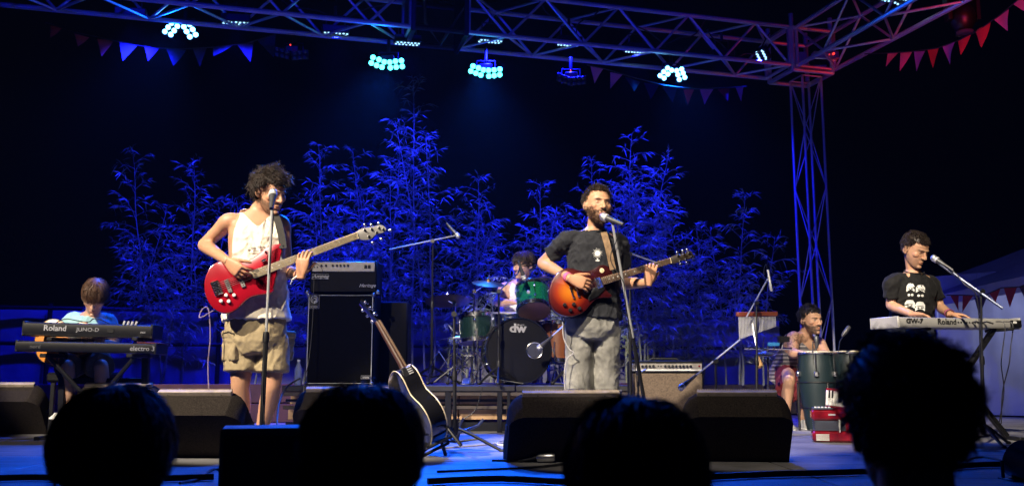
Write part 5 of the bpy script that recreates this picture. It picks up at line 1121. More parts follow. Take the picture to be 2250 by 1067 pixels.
pp = [(-1, -1), (1, -1), (1, 1), (-1, 1), (-1, -1)]; MB().tube([V((cx + sx * (W_ / 2 - .014), 7.994, cz + sz * (H_ / 2 - .014))) for sx, sz in pp], .0042, 6).build('piping', M['white'], t)
for sx in (-1, 1):
    for sz in (-1, 1): MB().ell((cx + sx * (W_ / 2 - .01), 8.0, cz + sz * (H_ / 2 - .01)), (.02, .03, .02)).build('corner_cap', M['steel'], t)
def badge(P, w_, h_, s, size, bgm, fgm, parent, shear=0, frame_=True, bold=0, sx=1.0):
    o = MB().box(P, (w_, .004, h_), None, .001).build('badge', bgm, parent)
    if frame_: MB().tube([P + V((q[0] * w_ / 2, -.003, q[1] * h_ / 2)) for q in pp], .0016, 4).build('badge_frame', fgm, o)
    if s: text(s, size, P + V((0, -.0035, 0)), (1, 0, 0), (0, 0, 1), fgm, o, shear=shear, bold=bold, sx=sx)
    return o
q = at(691, 662, 7.985); o = badge(q, .085, .12, '', 0, M['blackink'], M['silverink'], t)
MB().ringtorus(q + V((0, -.004, .018)), (0, -1, 0), .030, .0045, 28, 5).build('logo_ring', M['silverink'], o); MB().ringtorus(q + V((0, -.004, .014)), (0, -1, 0), .015, .0045, 20, 5).build('logo_ring', M['silverink'], o); MB().box(q + V((.017, -.004, .012)), (.008, .004, .035), None, .001).build('logo_stem', M['silverink'], o)
text('ampeg', .022, q + V((0, -.0035, -.043)), (1, 0, 0), (0, 0, 1), M['silverink'], o, sx=1.2)
badge(at(804, 828, 7.985), .085, .026, 'ampeg', .022, M['blackink'], M['silverink'], t, bold=.0008)
a2, b2 = box_px(679, 571, 828, 641, 8.0); a2.z = b_.z + .012; cx2 = (a2.x + b2.x) / 2; cz2 = (a2.z + b2.z) / 2; W2 = b2.x - a2.x; H2 = b2.z - a2.z
t = thing('bass_amplifier', 'black bass amplifier head with silver control panel on the tall cabinet', 'amplifier', V((cx2, 8.0, a2.z)))
MB().box((cx2, 8.2, cz2), (W2, .36, H2), None, .012).build('case', M['tolex'], t)
pz = b2.z - .058; MB().box((cx2, 8.018, pz), (W2 - .04, .012, .085), None, .003).build('control_panel', M['facesilver'], t)
for k, px in enumerate((706, 716, 731, 740, 748, 756, 764)): MB().lathe(V((at(px, 585, 8.0).x, 8.012, pz + .01)), (0, -1, 0), [(.010, 0), (.009, .014), (.006, .016)], 12).build('knob', M['blackplastic'], t)
for px in (803, 811): MB().box((at(px, 585, 8.0).x, 8.009, pz), (.024, .012, .03), None, .003).build('rocker_switch', M['blackplastic'], t)
for k in range(2): MB().lathe(V((at(690 + 7 * k, 585, 8).x, 8.012, pz - .005)), (0, -1, 0), [(.007, 0), (.007, .004)], 10).build('input_jack', M['blackmetal'], t)
MB().ringtorus(V((at(690, 588, 8).x, 8.01, pz - .05)), (0, -1, 0), .075, .0018, 30, 4).build('panel_arc', M['blackink'], t)
MB().ell((at(798, 590, 8).x, 8.008, pz - .012), .0045).build('pilot_light', M['white'], t)
badge(at(704, 607, 8.012), .15, .044, 'Ampeg', .042, M['blackink'], M['silverink'], t, .35, True, .0006, 1.2); text('Heritage', .042, at(807, 627, 8.012), (1, 0, 0), (0, 0, 1), M['silverink'], t, shear=.4)
for px in (676, 830): tag(MB().box(at(px, 642, 8.02), (.03, .04, .035), None, .008).build('corner_cap', M['steel'], t), None, None)
MB().box((at(850, 700, 8.3).x, 8.55, .78), (.36, .3, .76), None, .015).build('case', M['tolex'], tag(thing('equipment_case', 'plain black case standing right of the bass cabinet', 'case', (at(850, 700, 8.3).x, 8.55, .4)), None, None))
a3, b3 = box_px(1388, 791, 1545, 910, 7.45); a3.z = .10; cx = (a3.x + b3.x) / 2; W_ = b3.x - a3.x; H_ = b3.z - .10; cz = .10 + H_ / 2
t = thing('guitar_amplifier', 'combo guitar amplifier with silver panel and brown sparkle grille', 'amplifier', V((cx, 7.45, 0)))
M['sparkle'] = mat('brown_grille_cloth', (.16, .115, .075), .8, 0, .35, 90, .8, 320, bdist=.004)
MB().box((cx, 7.58, cz), (W_, .25, H_), None, .012).build('case', M['tolex'], t); MB().box((cx, 7.46, cz - .04), (W_ - .025, .03, H_ - .13), None, .004).build('grille', M['sparkle'], t)
pz = b3.z - .047; MB().box((cx, 7.452, pz), (W_ - .022, .012, .044), None, .002).build('control_panel', M['facesilver'], t); MB().box((cx, 7.448, pz - .031), (W_ - .022, .012, .014), None, .002).build('trim_strip', M['white'], t)
for px in (1411, 1419, 1427, 1435, 1461, 1469, 1477, 1485, 1493, 1501, 1509, 1517): MB().lathe(V((at(px, 797, 7.45).x, 7.446, pz)), (0, -1, 0), [(.0115, 0), (.010, .015), (.006, .018)], 12).build('knob', M['blackplastic'], t)
for px in (1395, 1401, 1446, 1452): MB().lathe(V((at(px, 797, 7.45).x, 7.446, pz)), (0, -1, 0), [(.006, 0), (.006, .005)], 10).build('input_jack', M['blackmetal'], t)
MB().ell((at(1536, 797, 7.45).x, 7.444, pz), .008).build('pilot_jewel', M['redlac'], t)
MB().box((cx, 7.6, .05), (W_ * .9, .3, .085), None, .01).build('plinth', M['tolex'], t)
MB().tube([(cx - .12, 7.6, b3.z), (cx - .1, 7.6, b3.z + .015), (cx + .1, 7.6, b3.z + .015), (cx + .12, 7.6, b3.z)], .009, 6).build('handle', M['rubber'], t)
# ---------------------------------------------------------------- floor wedges
M['carpet'] = mat('speckled_black_carpet', (.023, .0185, .015), .9, 0, .7, 160, .9, 300, bdist=.004, spec=.1); M['trim'] = mat('beige_trim', (.33, .27, .2), .6, 0, .2, 30, .1)
def wedge(lab, pxl, pxr, Y, yaw=0, H=.385, D=.52):
    xl, xr = at(pxl, 900, Y).x, at(pxr, 900, Y).x; W_ = (xr - xl) / math.cos(R(yaw)); c = V(((xl + xr) / 2, Y + .1, 0)); Rm = Matrix.Rotation(R(yaw), 3, 'Z'); t = thing('floor_monitor', lab, 'stage monitor', c, 'wedge monitors along the stage')
    P = lambda x_, y_, z_: c + Rm @ V((x_, y_ - .1, z_))
    pr = [(.235, .006), (-.005, H * .69), (.0, H * .71), (.085, H * .96), (.12, H), (.14, H), (D, .07), (D, .006)]
    rings = []
    for x_, k in ((-W_ / 2, .66), (-W_ / 2 + .012, .78), (-W_ / 2 + .035, .91), (-W_ / 2 + .07, 1), (W_ / 2 - .07, 1), (W_ / 2 - .035, .91), (W_ / 2 - .012, .78), (W_ / 2, .66)):
        rings.append([P(x_, .2 + (y_ - .2) * k, .14 + (z_ - .14) * k if z_ > .01 else z_) for y_, z_ in pr])
    MB().loft(rings).build('cabinet', M['carpet'], t, .4)
    st_ = MB().box(P(0, .103, H + .003), (W_ - .15, .03, .030), Rm @ Matrix.Rotation(.5, 3, 'X'), .003).build('grille_edge', M['trim'], t)
    nt_ = int((W_ - .1) / .0145); tm = MB()
    for i in range(nt_): tm.box(P(-W_ / 2 + .078 + (W_ - .156) * (i + .5) / nt_, .118, H + .02), (.0075, .016, .014), Rm, .001)
    q = tm.build('grille_teeth', M['trim'], st_); q['kind'] = 'stuff'
    sl = math.atan2(H - .07, D - .14); MB().box(P(0, (.14 + D) / 2 + .004, (H + .07) / 2 + .006), (W_ - .16, math.hypot(H - .07, D - .14) - .02, .012), Rm @ Matrix.Rotation(-sl, 3, 'X'), .003).build('grille', M['blackmetal'], t)
    for s in (-.27, .27): MB().lathe(P(s * W_, .094, H * .985), Rm @ V((0, -.8, .6)), [(.005, -.002), (.005, .004)], 8).build('screw', M['blackmetal'], t)
    for s in (-1, 1): MB().box(P(s * (W_ / 2 - .002), .22, .2), (.012, .11, .03), Rm, .004).build('handle', M['rubber'], t)
    return t
wedge('floor monitor cut off by the left edge', -110, 78, 7.35, 0, .405)
wedge('floor monitor in front of the left keyboard stand', 148, 342, 7.1, 0, .405)
wedge('floor monitor overlapping the right leg of the bass player', 300, 527, 5.25, -4, .385)
wedge('floor monitor left of the leaning acoustic guitar', 638, 895, 5.95, 0, .392)
wedge('floor monitor at the feet of the singing guitarist', 1118, 1398, 5.02, 6, .385, .55)
wedge('floor monitor right of the long haired watcher', 1512, 1748, 5.02, -5, .388, .55)
# front fill box on the stage lip
t = thing('front_fill_speaker', 'black speaker box with blue lit top on the stage lip', 'speaker', at(582, 940, 3.5) - V((0, 0, .2)))
c = at(582, 936, 3.5); c.z = 0; zt_ = at(582, 936, 3.5).z; Rf = Matrix.Rotation(math.atan2(-c.x, 3.5), 3, 'Z'); MB().box((c.x, 3.5, zt_ / 2 + .004), (.31, .24, zt_ - .008), Rf, .008).build('case', mat('scuffed_black_box', (.05, .05, .055), .6, 0, .3, 20, .6, 200), t)
MB().box(V((c.x, 3.5, zt_ / 2)) + Rf @ V((0, -.122, 0)), (.28, .008, zt_ - .05), Rf, .003).build('grille', M['grillblack'], t)
# ---------------------------------------------------------------- drum kit
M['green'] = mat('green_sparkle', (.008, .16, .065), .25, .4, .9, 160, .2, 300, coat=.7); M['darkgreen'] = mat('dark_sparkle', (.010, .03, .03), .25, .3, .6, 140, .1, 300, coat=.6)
M['blackhead'] = mat('black_drum_head', (.003, .003, .004), .3, 0, .1, 20, .03); M['coated'] = mat('coated_head', (.62, .60, .57), .7, 0, .08); M['woodhead'] = mat('clear_head_over_wood', (.42, .20, .15), .3, 0, .3, 4, .05, coat=.3); M['orangewood'] = mat('orange_maple', (.16, .05, .018), .35, 0, .2, 6, .05, coat=.4)
M['brass'] = mat('bronze_cymbal', (.24, .15, .045), .45, 1.0, .25, 8, .15, 60)
def drum(name, lab, c, ax, r, L_, shell, top, bot, lugs=6, hoop=None):
    t = thing(name, lab, 'drum', c - V(ax).normalized() * L_ / 2); ax = V(ax).normalized(); u, v = frame(ax); hoop = hoop or M['chrome']
    MB().lathe(c, ax, [(r, -L_ / 2), (r, L_ / 2)], 40).build('shell', shell, t, .5)
    for s, m, nm in ((1, top, 'batter_head'), (-1, bot, 'resonant_head')):
        MB().lathe(c + ax * s * (L_ / 2 + .006), ax * s, [(r * 1.005, -.006), (r * .99, 0), (r * .6, .0008)], 40).build(nm, m, t)
        MB().lathe(c + ax * s * (L_ / 2), ax * s, [(r * 1.0 + .002, -.022), (r + .012, -.022), (r + .012, -.017), (r + .005, -.014), (r + .005, .010), (r + .012, .013), (r + .010, .017), (r - .002, .017), (r - .002, .006)], 40).build('hoop', hoop, t)
    for i in range(lugs):
        a_ = 2 * math.pi * (i + .5) / lugs; d = u * math.cos(a_) + v * math.sin(a_)
        o = MB().ell(c + d * (r + .008) + ax * L_ * .22, .013).build('lug', M['chrome'], t); rod('tension_rod', c + d * (r + .010) - ax * (L_ / 2 + .02), c + d * (r + .010) + ax * (L_ / 2 + .02), .0035, M['chrome'], o, 6)
        MB().ell(c + d * (r + .008) - ax * L_ * .22, .013).build('lug', M['chrome'], t)
    return t, u, v
bx = V((.13, -1, .02)).normalized(); bc = at(1140, 770, 8.12); L_ = .42; rr_ = .285; cB = bc - bx * L_ / 2
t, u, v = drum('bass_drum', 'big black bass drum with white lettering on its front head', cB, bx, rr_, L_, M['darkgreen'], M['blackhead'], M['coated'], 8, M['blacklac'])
fx = V((0, 0, 1)).cross(bx).normalized() * 1.0
if fx.x < 0: fx = -fx
fz = V((0, 0, 1)); fp = lambda px, py, o=.012: onp(px, py, bc + bx * o, bx)
text('dw', .105, fp(1138, 721), fx, fz, M['greyink'], t, bold=.004, sx=1.15); text('drums', .026, fp(1144, 713), fx, fz, M['greyink'], t)
MB().ringtorus(bc + bx * .004, bx, rr_ + .004, .006, 48, 6).build('hoop_inlay', M['orangewood'], t)
pc_ = fp(1175, 769, .006); MB().ringtorus(pc_, bx, .070, .006, 32, 8).build('port_ring', M['chrome'], t); MB().lathe(pc_ + bx * .002, bx, [(.067, -.001), (.067, .002), (.03, .002)], 28).build('port_hole', mat('painted_port_shade', (.03, .033, .06), .9), t)  # port is a flat disc; the shade inside is put into its colour
for s in (-1, 1): MB().tube([cB + fx * s * .29 + bx * .1, cB + fx * s * .40 + bx * .16 + V((0, 0, -.29))], .008, 8).build('spur', M['chrome'], t)
MB().tube([fp(1100, 834, .06), fp(1150, 842, .10)], .005, 6).build('floor_bar', M['steel'], t)
ta = V((-.06, .50, .86)).normalized(); tb = at(1173, 683, 8.30); drum('rack_tom', 'tilted green sparkle tom above the bass drum', tb + ta * .125, ta, .150, .23, M['green'], M['coated'], M['woodhead'], 6)
badge_ = at(1161, 641, 8.14)
tag(MB().lathe(badge_, (0.05, -.9, -.45), [(.016, 0), (.016, .003), (.009, .005)], 16).build('badge', M['silverink'], bpy.data.objects['rack_tom']), None, None)
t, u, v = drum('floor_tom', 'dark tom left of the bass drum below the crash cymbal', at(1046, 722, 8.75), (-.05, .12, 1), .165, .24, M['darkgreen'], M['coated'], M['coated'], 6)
for k in range(3): a_ = .6 + k * 2.1; d = V((math.cos(a_), math.sin(a_), 0)); MB().tube([at(1046, 722, 8.75) + d * .18, at(1046, 722, 8.75) + d * .20 + V((0, 0, -.1)), V((at(1046, 722, 8.75).x, 8.75, .41)) + d * .21], .007, 6).build('leg', M['chrome'], t)
t, u, v = drum('floor_tom', 'orange brown floor tom between the bass drum and the guitarist', at(1226, 752, 8.75), (.03, .05, 1), .19, .36, M['orangewood'], M['coated'], M['coated'], 8)
for k in range(3): a_ = .3 + k * 2.1; d = V((math.cos(a_), math.sin(a_), 0)); c = at(1226, 752, 8.75); MB().tube([c + d * .205, c + d * .22 + V((0, 0, -.2)), V((c.x, c.y, .41)) + d * .23], .007, 6).build('leg', M['chrome'], t)
t, u, v = drum('snare_drum', 'white headed snare drum in front of the drummer', at(1122, 705, 8.6), (-.02, -.12, 1), .175, .13, M['chrome'], M['coated'], M['coated'], 8)
MB().tube([V((at(1122, 705, 8.6).x, 8.6, .41)), at(1122, 705, 8.6) + V((0, 0, -.08))], .012, 8).build('stand', M['chrome'], t)
t = thing('drum_throne', 'round drum stool under the drummer', 'stool', (at(1135, 712, 8.95).x, 8.97, .4)); c = V((at(1135, 712, 8.95).x, 8.97, .80))
MB().lathe(c, (0, 0, 1), [(.13, -.06), (.16, -.05), (.165, 0), (.15, .02), (.05, .025)], 28).build('seat', M['tolex'], t); MB().tube([c, V((c.x, c.y, .5))], .015).build('post', M['chrome'], t)
for k in range(3): a_ = k * 2.1; MB().tube([V((c.x, c.y, .62)), V((c.x + .24 * math.cos(a_), c.y + .24 * math.sin(a_), .42))], .010).build('leg', M['chrome'], t)
def tripod(t, b, h, spread, m, r=.010, a0=.4, parent_name='leg', n=3):
    for k in range(n):
        a_ = a0 + k * 2 * math.pi / n; d = V((math.cos(a_), math.sin(a_), 0)); o = MB().tube([b + V((0, 0, h)), b + d * spread * .35 + V((0, 0, h * .72)), b + d * spread + V((0, 0, .014))], r, 8).build(parent_name, m, t)
        MB().ell(b + d * spread + V((0, 0, .016)), (.018, .018, .014)).build('rubber_foot', M['rubber'], o)
        MB().tube([b + V((0, 0, h * .42)), b + d * spread * .5 + V((0, 0, h * .55))], r * .7, 6).build('strut', m, t)
def cymbal(lab, c, r, nrm, base, boom=None):
    t = thing('cymbal', lab, 'cymbal', V((base[0], base[1], base[2]))); nrm = V(nrm).normalized()
    MB().lathe(c, nrm, [(r, -.028), (r * .7, -.016), (r * .35, -.004), (r * .2, .0), (r * .15, .016), (r * .06, .024), (.004, .025)], 48).build('bronze_plate', M['brass'], t); MB().lathe(c, nrm, [(.012, .025), (.012, .04), (.006, .045), (.006, .06)], 10).build('wing_nut', M['chrome'], t)
    b = V(base); piv = boom or (c - V((0, 0, .03))); MB().tube([b + V((0, 0, .25)), V((b.x, b.y, piv.z))], .011, 8).build('lower_tube', M['chrome'], t)
    if boom is not None: MB().tube([boom, c - nrm * .02], .008, 8).build('boom_arm', M['chrome'], t); MB().box(boom, (.035, .035, .045), None, .006).build('tilter', M['chrome'], t)
    tripod(t, b, .30, .27, M['chrome'], .008); return t
c = at(1073, 617, 8.55); b0 = at(1042, 640, 8.6); b0.z = .402; cymbal('bronze crash cymbal beside the drummer on a boom stand', c, .155, (.10, -.28, 1), b0, V((b0.x, b0.y, at(1042, 640, 8.6).z)))
c = at(984, 655, 8.5); cymbal('dark wide cymbal at the left end of the drum kit', c, .215, (-.05, .22, 1), V((c.x + .06, c.y, .402)), V((c.x + .06, c.y, c.z - .05)))
c = at(1196, 607, 9.1); cymbal('cymbal seen edge on behind the green tom', c, .17, (.05, -.02, 1), V((c.x + .05, c.y, .402)))
t = thing('hi_hat_pedal', 'chrome pedal and clutter of hardware left of the bass drum', 'drum pedal', at(1015, 830, 8.2)); c = at(1015, 838, 8.15); c.z = .403
MB().box(c + V((.04, -.05, .03)), (.07, .26, .012), Matrix.Rotation(.2, 3, 'X'), .004).build('footboard', M['steel'], t); MB().box(c + V((.04, .05, .008)), (.10, .32, .012), None, .003).build('base_plate', M['steel'], t)
for s in (-1, 1): MB().tube([c + V((.04 + s * .045, .14, .01)), c + V((.04 + s * .04, .14, .26))], .008, 6).build('upright', M['chrome'], t)
MB().tube([c + V((-.02, .14, .26)), c + V((.10, .14, .26))], .008, 6).build('axle', M['chrome'], t); MB().tube([c + V((-.25, 0, .02)), c + V((-.06, .05, .17)), c + V((.03, .1, .1))], .008, 6).build('strut', M['chrome'], t); MB().tube([c + V((-.30, -.05, .10)), c + V((-.22, .1, .30)), c + V((-.1, .15, .12))], .007, 6).build('strut', M['chrome'], t)
t = thing('bass_drum_pedal', 'chrome pedal hardware right of the bass drum', 'drum pedal', at(1222, 835, 8.3)); c = at(1225, 840, 8.35); c.z = .403
MB().box(c + V((0, 0, .01)), (.1, .3, .015), None, .003).build('base_plate', M['steel'], t); MB().tube([c + V((-.05, 0, .02)), c + V((0, .05, .22)), c + V((.06, 0, .02))], .008, 6).build('upright', M['chrome'], t); MB().tube([c + V((.0, .05, .22)), c + V((-.05, .1, .34))], .006, 6).build('beater_shaft', M['chrome'], t)
# ---------------------------------------------------------------- microphones and stands
M['grillball'] = mat('mic_grille', (.55, .54, .52), .4, .9, .3, 300, .6, 500); M['micbody'] = mat('mic_body', (.05, .05, .055), .4, .2); M['blueish'] = mat('dark_blue_tube', (.04, .05, .09), .3, .4)
def mic(t, head, tail, r=.024, ball=True):
    head, tail = V(head), V(tail); d = (tail - head).normalized(); L_ = .16
    o = MB().lathe(head + d * .03, d, [(r * .85, 0), (r * .8, .02), (r * .62, .05), (r * .48, .11), (r * .42, .135)], 16).build('microphone', M['micbody'], t)
    if ball: MB().ell(head, (r, r, r * 1.12)).build('grille_ball', M['grillball'], o); MB().lathe(head + d * .016, d, [(r * 1.02, 0), (r * 1.02, .012), (r * .85, .016)], 18).build('collar', M['silverink'], o)
    return head + d * .11
def pole(t, a_, b_, r, m, name): return MB().tube([a_, b_], r, 8).build(name, m, t)
# bass player's mic
b0 = at(572, 1000, 5.22); b0.z = 0; top = at(598, 455, 5.30); t = thing('mic_stand', 'straight microphone stand in front of the bass player', 'mic stand', b0)
hd_ = at(600, 424, 5.31); e = mic(t, hd_, hd_ + V((.02, -.10, -.10)), .026); mid = b0.lerp(top, .48)
pole(t, b0 + V((0, 0, .03)), mid, .0145, M['blackmetal'], 'lower_tube'); pole(t, mid, top, .0085, M['polechrome'], 'upper_tube'); MB().lathe(mid, top - b0, [(.018, -.03), (.02, .0), (.017, .03)], 12).build('clutch', M['blackplastic'], t); MB().tube([top, e], .010, 8).build('mic_clip', M['blackplastic'], t); MB().lathe(b0, (0, 0, 1), [(.13, 0), (.13, .012), (.05, .022), (.02, .05)], 28).build('base', M['blackmetal'], t)
pts = [e + V((.01, -.03, -.03)), at(601, 480, 5.25), at(594, 560, 5.27), at(588, 650, 5.27), at(582, 750, 5.25), at(577, 880, 5.22), at(590, 990, 5.2)]; MB().tube([V(q) for q in cat_rom([tuple(q) for q in pts], 4, False)], .003, 5).build('mic_cable', M['cable'], t)
# singer's mic, leaning pole
top = at(1346, 492, 5.66); lo = at(1391, 742, 5.72); d = (lo - top).normalized(); b0 = lo + d * ((0 - lo.z) / d.z); b0.z = 0; t = thing('mic_stand', 'leaning chrome microphone stand in front of the singing guitarist', 'mic stand', b0)
e = mic(t, at(1326, 476, 5.70), at(1352, 486, 5.64), .025); pole(t, top, lo, .0088, M['polechrome'], 'upper_tube'); pole(t, lo, b0, .012, M['blackmetal'], 'lower_tube'); MB().tube([top, e], .010, 8).build('mic_clip', M['blackplastic'], t); MB().lathe(b0, (0, 0, 1), [(.13, 0), (.13, .012), (.05, .022), (.02, .05)], 28).build('base', M['blackmetal'], t)
pts = [at(1350, 487, 5.64), at(1358, 500, 5.63), at(1354, 530, 5.64), at(1343, 555, 5.66), at(1345, 580, 5.68), at(1368, 615, 5.68), at(1372, 640, 5.69), at(1378, 690, 5.70), at(1392, 760, 5.72), at(1400, 850, 5.74)]; MB().tube([V(q) for q in cat_rom([tuple(q) for q in pts], 4, False)], .0032, 5).build('mic_cable', M['cable'], t)
def boom_stand(lab, base, piv, e0, e1, micv=None, r=.0068, legs=True, m='blackmetal', bm='polechrome', spread=.28, a0=.5):
    """base: floor point; piv: top of the upright; e0, e1: ends of the boom; micv: (head, tail)"""
    t = thing('mic_stand', lab, 'mic stand', base); h = .16
    pole(t, base + V((0, 0, h * .5)), piv.lerp(base, .45), .0125, M[m], 'lower_tube'); pole(t, piv.lerp(base, .45), piv, .0085, M[m], 'upper_tube'); MB().lathe(piv.lerp(base, .45), (0, 0, 1), [(.017, -.03), (.018, .0), (.015, .03)], 10).build('clutch', M['blackplastic'], t)
    MB().lathe(piv, (0, -1, 0), [(.018, -.02), (.02, 0), (.018, .03)], 12).build('swivel', M['blackplastic'], t); pole(t, e0, e1, r, M[bm], 'boom')
    if legs: tripod(t, base, h, spread, M['blackmetal'], .011, a0); MB().lathe(base, (0, 0, 1), [(.02, h * .7), (.026, h), (.02, h + .05)], 10).build('hub', M['blackplastic'], t)
    if micv: q = mic(t, *micv); MB().tube([q, e1], .008, 6).build('mic_clip', M['blackplastic'], t)
    return t
b0 = at(948, 836, 8.3); b0.z = .402; boom_stand('tall boom stand with its arm spread over the hi hat', b0, at(951, 530, 8.3), at(855, 548, 8.15), at(1002, 517, 8.4), (at(1006, 519, 8.42), at(1000, 512, 8.42)))
b0 = at(1096, 838, 7.95); b0.z = .402; boom_stand('short boom stand over the green tom', b0, at(1096, 640, 7.95), at(1083, 652, 7.92), at(1138, 600, 8.05), (at(1152, 612, 8.1), at(1143, 585, 8.08)), bm='blueish', spread=.2)
b0 = at(1384, 860, 7.4); b0.z = 0; boom_stand('boom stand hidden behind the singing guitarist', b0, at(1384, 560, 7.4), at(1372, 552, 7.38), at(1440, 576, 7.5), None)
b0 = at(1000, 962, 5.95); b0.z = 0; boom_stand('black tripod stand in front of the drum riser', b0, at(998, 690, 5.95), at(996, 742, 5.93), at(1010, 741, 5.95), None, spread=.31, a0=-.18)
b0 = at(1576, 915, 7.2); b0.z = 0; boom_stand('boom stand reaching down to the grille of the combo amplifier', b0, at(1572, 793, 7.2), at(1626, 746, 7.3), at(1512, 838, 7.12), (at(1496, 851, 7.1), at(1512, 838, 7.12)), spread=.22)
b0 = at(1401, 945, 7.05); b0.z = 0; boom_stand('thin small stand at the left edge of the combo amplifier', b0, at(1403, 820, 7.05), at(1398, 824, 7.05), at(1420, 810, 7.12), None, .006, spread=.15)
b0 = at(2158, 935, 6.45); b0.z = 0; boom_stand('boom stand reaching over the silver keyboard', b0, at(2155, 640, 6.45), at(2203, 677, 6.35), at(2064, 579, 6.6), (at(2052, 567, 6.63), at(2074, 581, 6.58)), .010, bm='blueish')
pts = [at(2074, 581, 6.56), at(2100, 600, 6.5), at(2120, 625, 6.45), at(2142, 642, 6.42), at(2150, 680, 6.42), at(2153, 760, 6.42), at(2156, 860, 6.4)]; MB().tube([V(q) for q in cat_rom([tuple(q) for q in pts], 4, False)], .0035, 5).build('mic_cable', M['cable'], bpy.data.objects['mic_stand.008'])
b0 = at(1662, 905, 7.9); b0.z = 0; t = boom_stand('boom stand with a slim condenser mic over the bar chimes', b0, at(1662, 665, 7.9), at(1640, 697, 7.85), at(1687, 612, 8.0), None, spread=.24)
a_, b_ = at(1687, 592, 8.0), at(1695, 640, 8.0); d = (b_ - a_).normalized(); MB().lathe(a_, d, [(.008, 0), (.011, .01), (.011, .12), (.0125, .125), (.0125, .19), (.009, .195)], 14).build('microphone', M['silverink'], t); MB().tube([at(1687, 612, 8.0), a_.lerp(b_, .35)], .008, 6).build('mic_clip', M['blackplastic'], t)
MB().tube([V(q) for q in cat_rom([tuple(q) for q in (at(1686, 592, 8), at(1684, 580, 8), at(1679, 590, 8), at(1679, 610, 7.98), at(1684, 618, 7.97))], 4, False)], .003, 5).build('mic_cable', M['cable'], t)
# mic on the bass drum
b0 = at(1250, 842, 8.0); b0.z = .402; boom_stand('low boom stand pointing into the port of the bass drum', b0, at(1240, 716, 7.98), at(1256, 700, 8.0), at(1200, 750, 7.9), (at(1184, 764, 7.93), at(1200, 750, 7.9)), spread=.16)
# ---------------------------------------------------------------- percussion
M['redwood'] = mat('red_brown_wood', (.20, .05, .025), .4, 0, .2, 8, .05)
p0, p1 = at(1619, 690, 7.95), at(1707, 689, 8.1); t = thing('bar_chimes', 'row of hanging bar chimes on a red brown wooden bar', 'chimes', p0)
d = (p1 - p0).normalized(); MB().box((p0 + p1) / 2, ((p1 - p0).length, .035, .04), Matrix((d, V((-d.y, d.x, 0)), d.cross(V((-d.y, d.x, 0))))).transposed(), .004).build('bar', M['redwood'], t)
for k in range(26): s = .05 + .9 * k / 25; p = p0.lerp(p1, s) + V((0, -.004, -.022)); rod('chime', p, p - V((0, 0, .20 - .115 * s)), .0052, M['polechrome'], t, 8)
MB().tube([at(1651, 696, 8.03), at(1661, 758, 7.93)], .009, 8).build('mount_arm', M['steel'], t)
t = thing('percussion_rack', 'slim rack bar with a cowbell and small percussion beside the congas', 'percussion rack', V((at(1687, 860, 8.0).x, 8.0, 0)))
MB().tube([at(1635, 765, 7.95), at(1740, 766, 8.05)], .010, 8).build('bar', M['chrome'], t); pole(t, V((at(1687, 860, 8.0).x, 8.02, .1)), at(1687, 760, 8.02), .010, M['chrome'], 'upright'); tripod(t, V((at(1687, 860, 8.0).x, 8.02, 0)), .22, .24, M['chrome'], .009)
def loose(name, lab, mb_fn, cat): pass
c = at(1722, 745, 7.98); cb_ = thing('cowbell', 'dark cowbell clamped above the rack bar', 'cowbell', c); MB().loft([[c + V((-.045, y_, z_)) for y_, z_ in ((-.035, -.03), (.035, -.03), (.035, .03), (-.035, .03))], [c + V((.045, y_ * .6, z_ * .7)) for y_, z_ in ((-.035, -.03), (.035, -.03), (.035, .03), (-.035, .03))]]).build('bell', M['blackmetal'], cb_); MB().tube([c, c + V((-.02, 0, -.09))], .007, 6).build('clamp', M['chrome'], cb_)
c = at(1700, 756, 7.97); wb = thing('jam_block', 'small blue plastic block on the rack bar', 'block', c); MB().box(c, (.10, .04, .035), None, .006).build('block', mat('blue_plastic', (.02, .12, .3), .35), wb); MB().tube([c, c + V((0, 0, -.05))], .006, 6).build('clamp', M['chrome'], wb)
c = at(1682, 774, 7.95); cy_ = thing('small_cymbals', 'pair of small finger cymbals below the rack bar', 'cymbals', c)
for s in (0, 1): MB().lathe(c + V((0, 0, -.018 * s)), (0, -.1, 1), [(.075, -.006), (.06, 0), (.03, .004), (.02, .012), (.004, .014)], 24).build('disc', M['steel'], cy_)
c = at(1668, 793, 7.93); sk = thing('shaker', 'small tan shaker hanging under the rack bar', 'shaker', c); MB().lathe(c + V((0, 0, .05)), (0, 0, -1), [(.004, 0), (.012, .03), (.03, .07), (.032, .09), (.015, .11)], 16).build('gourd', mat('tan_gourd', (.35, .2, .08), .5), sk)
M['teal'] = mat('dark_teal_lacquer', (.005, .013, .016), .45, 0, .15, 5, .1, coat=.2); M['skinhead'] = mat('hide_head', (.55, .48, .38), .6, 0, .15, 8, .1)
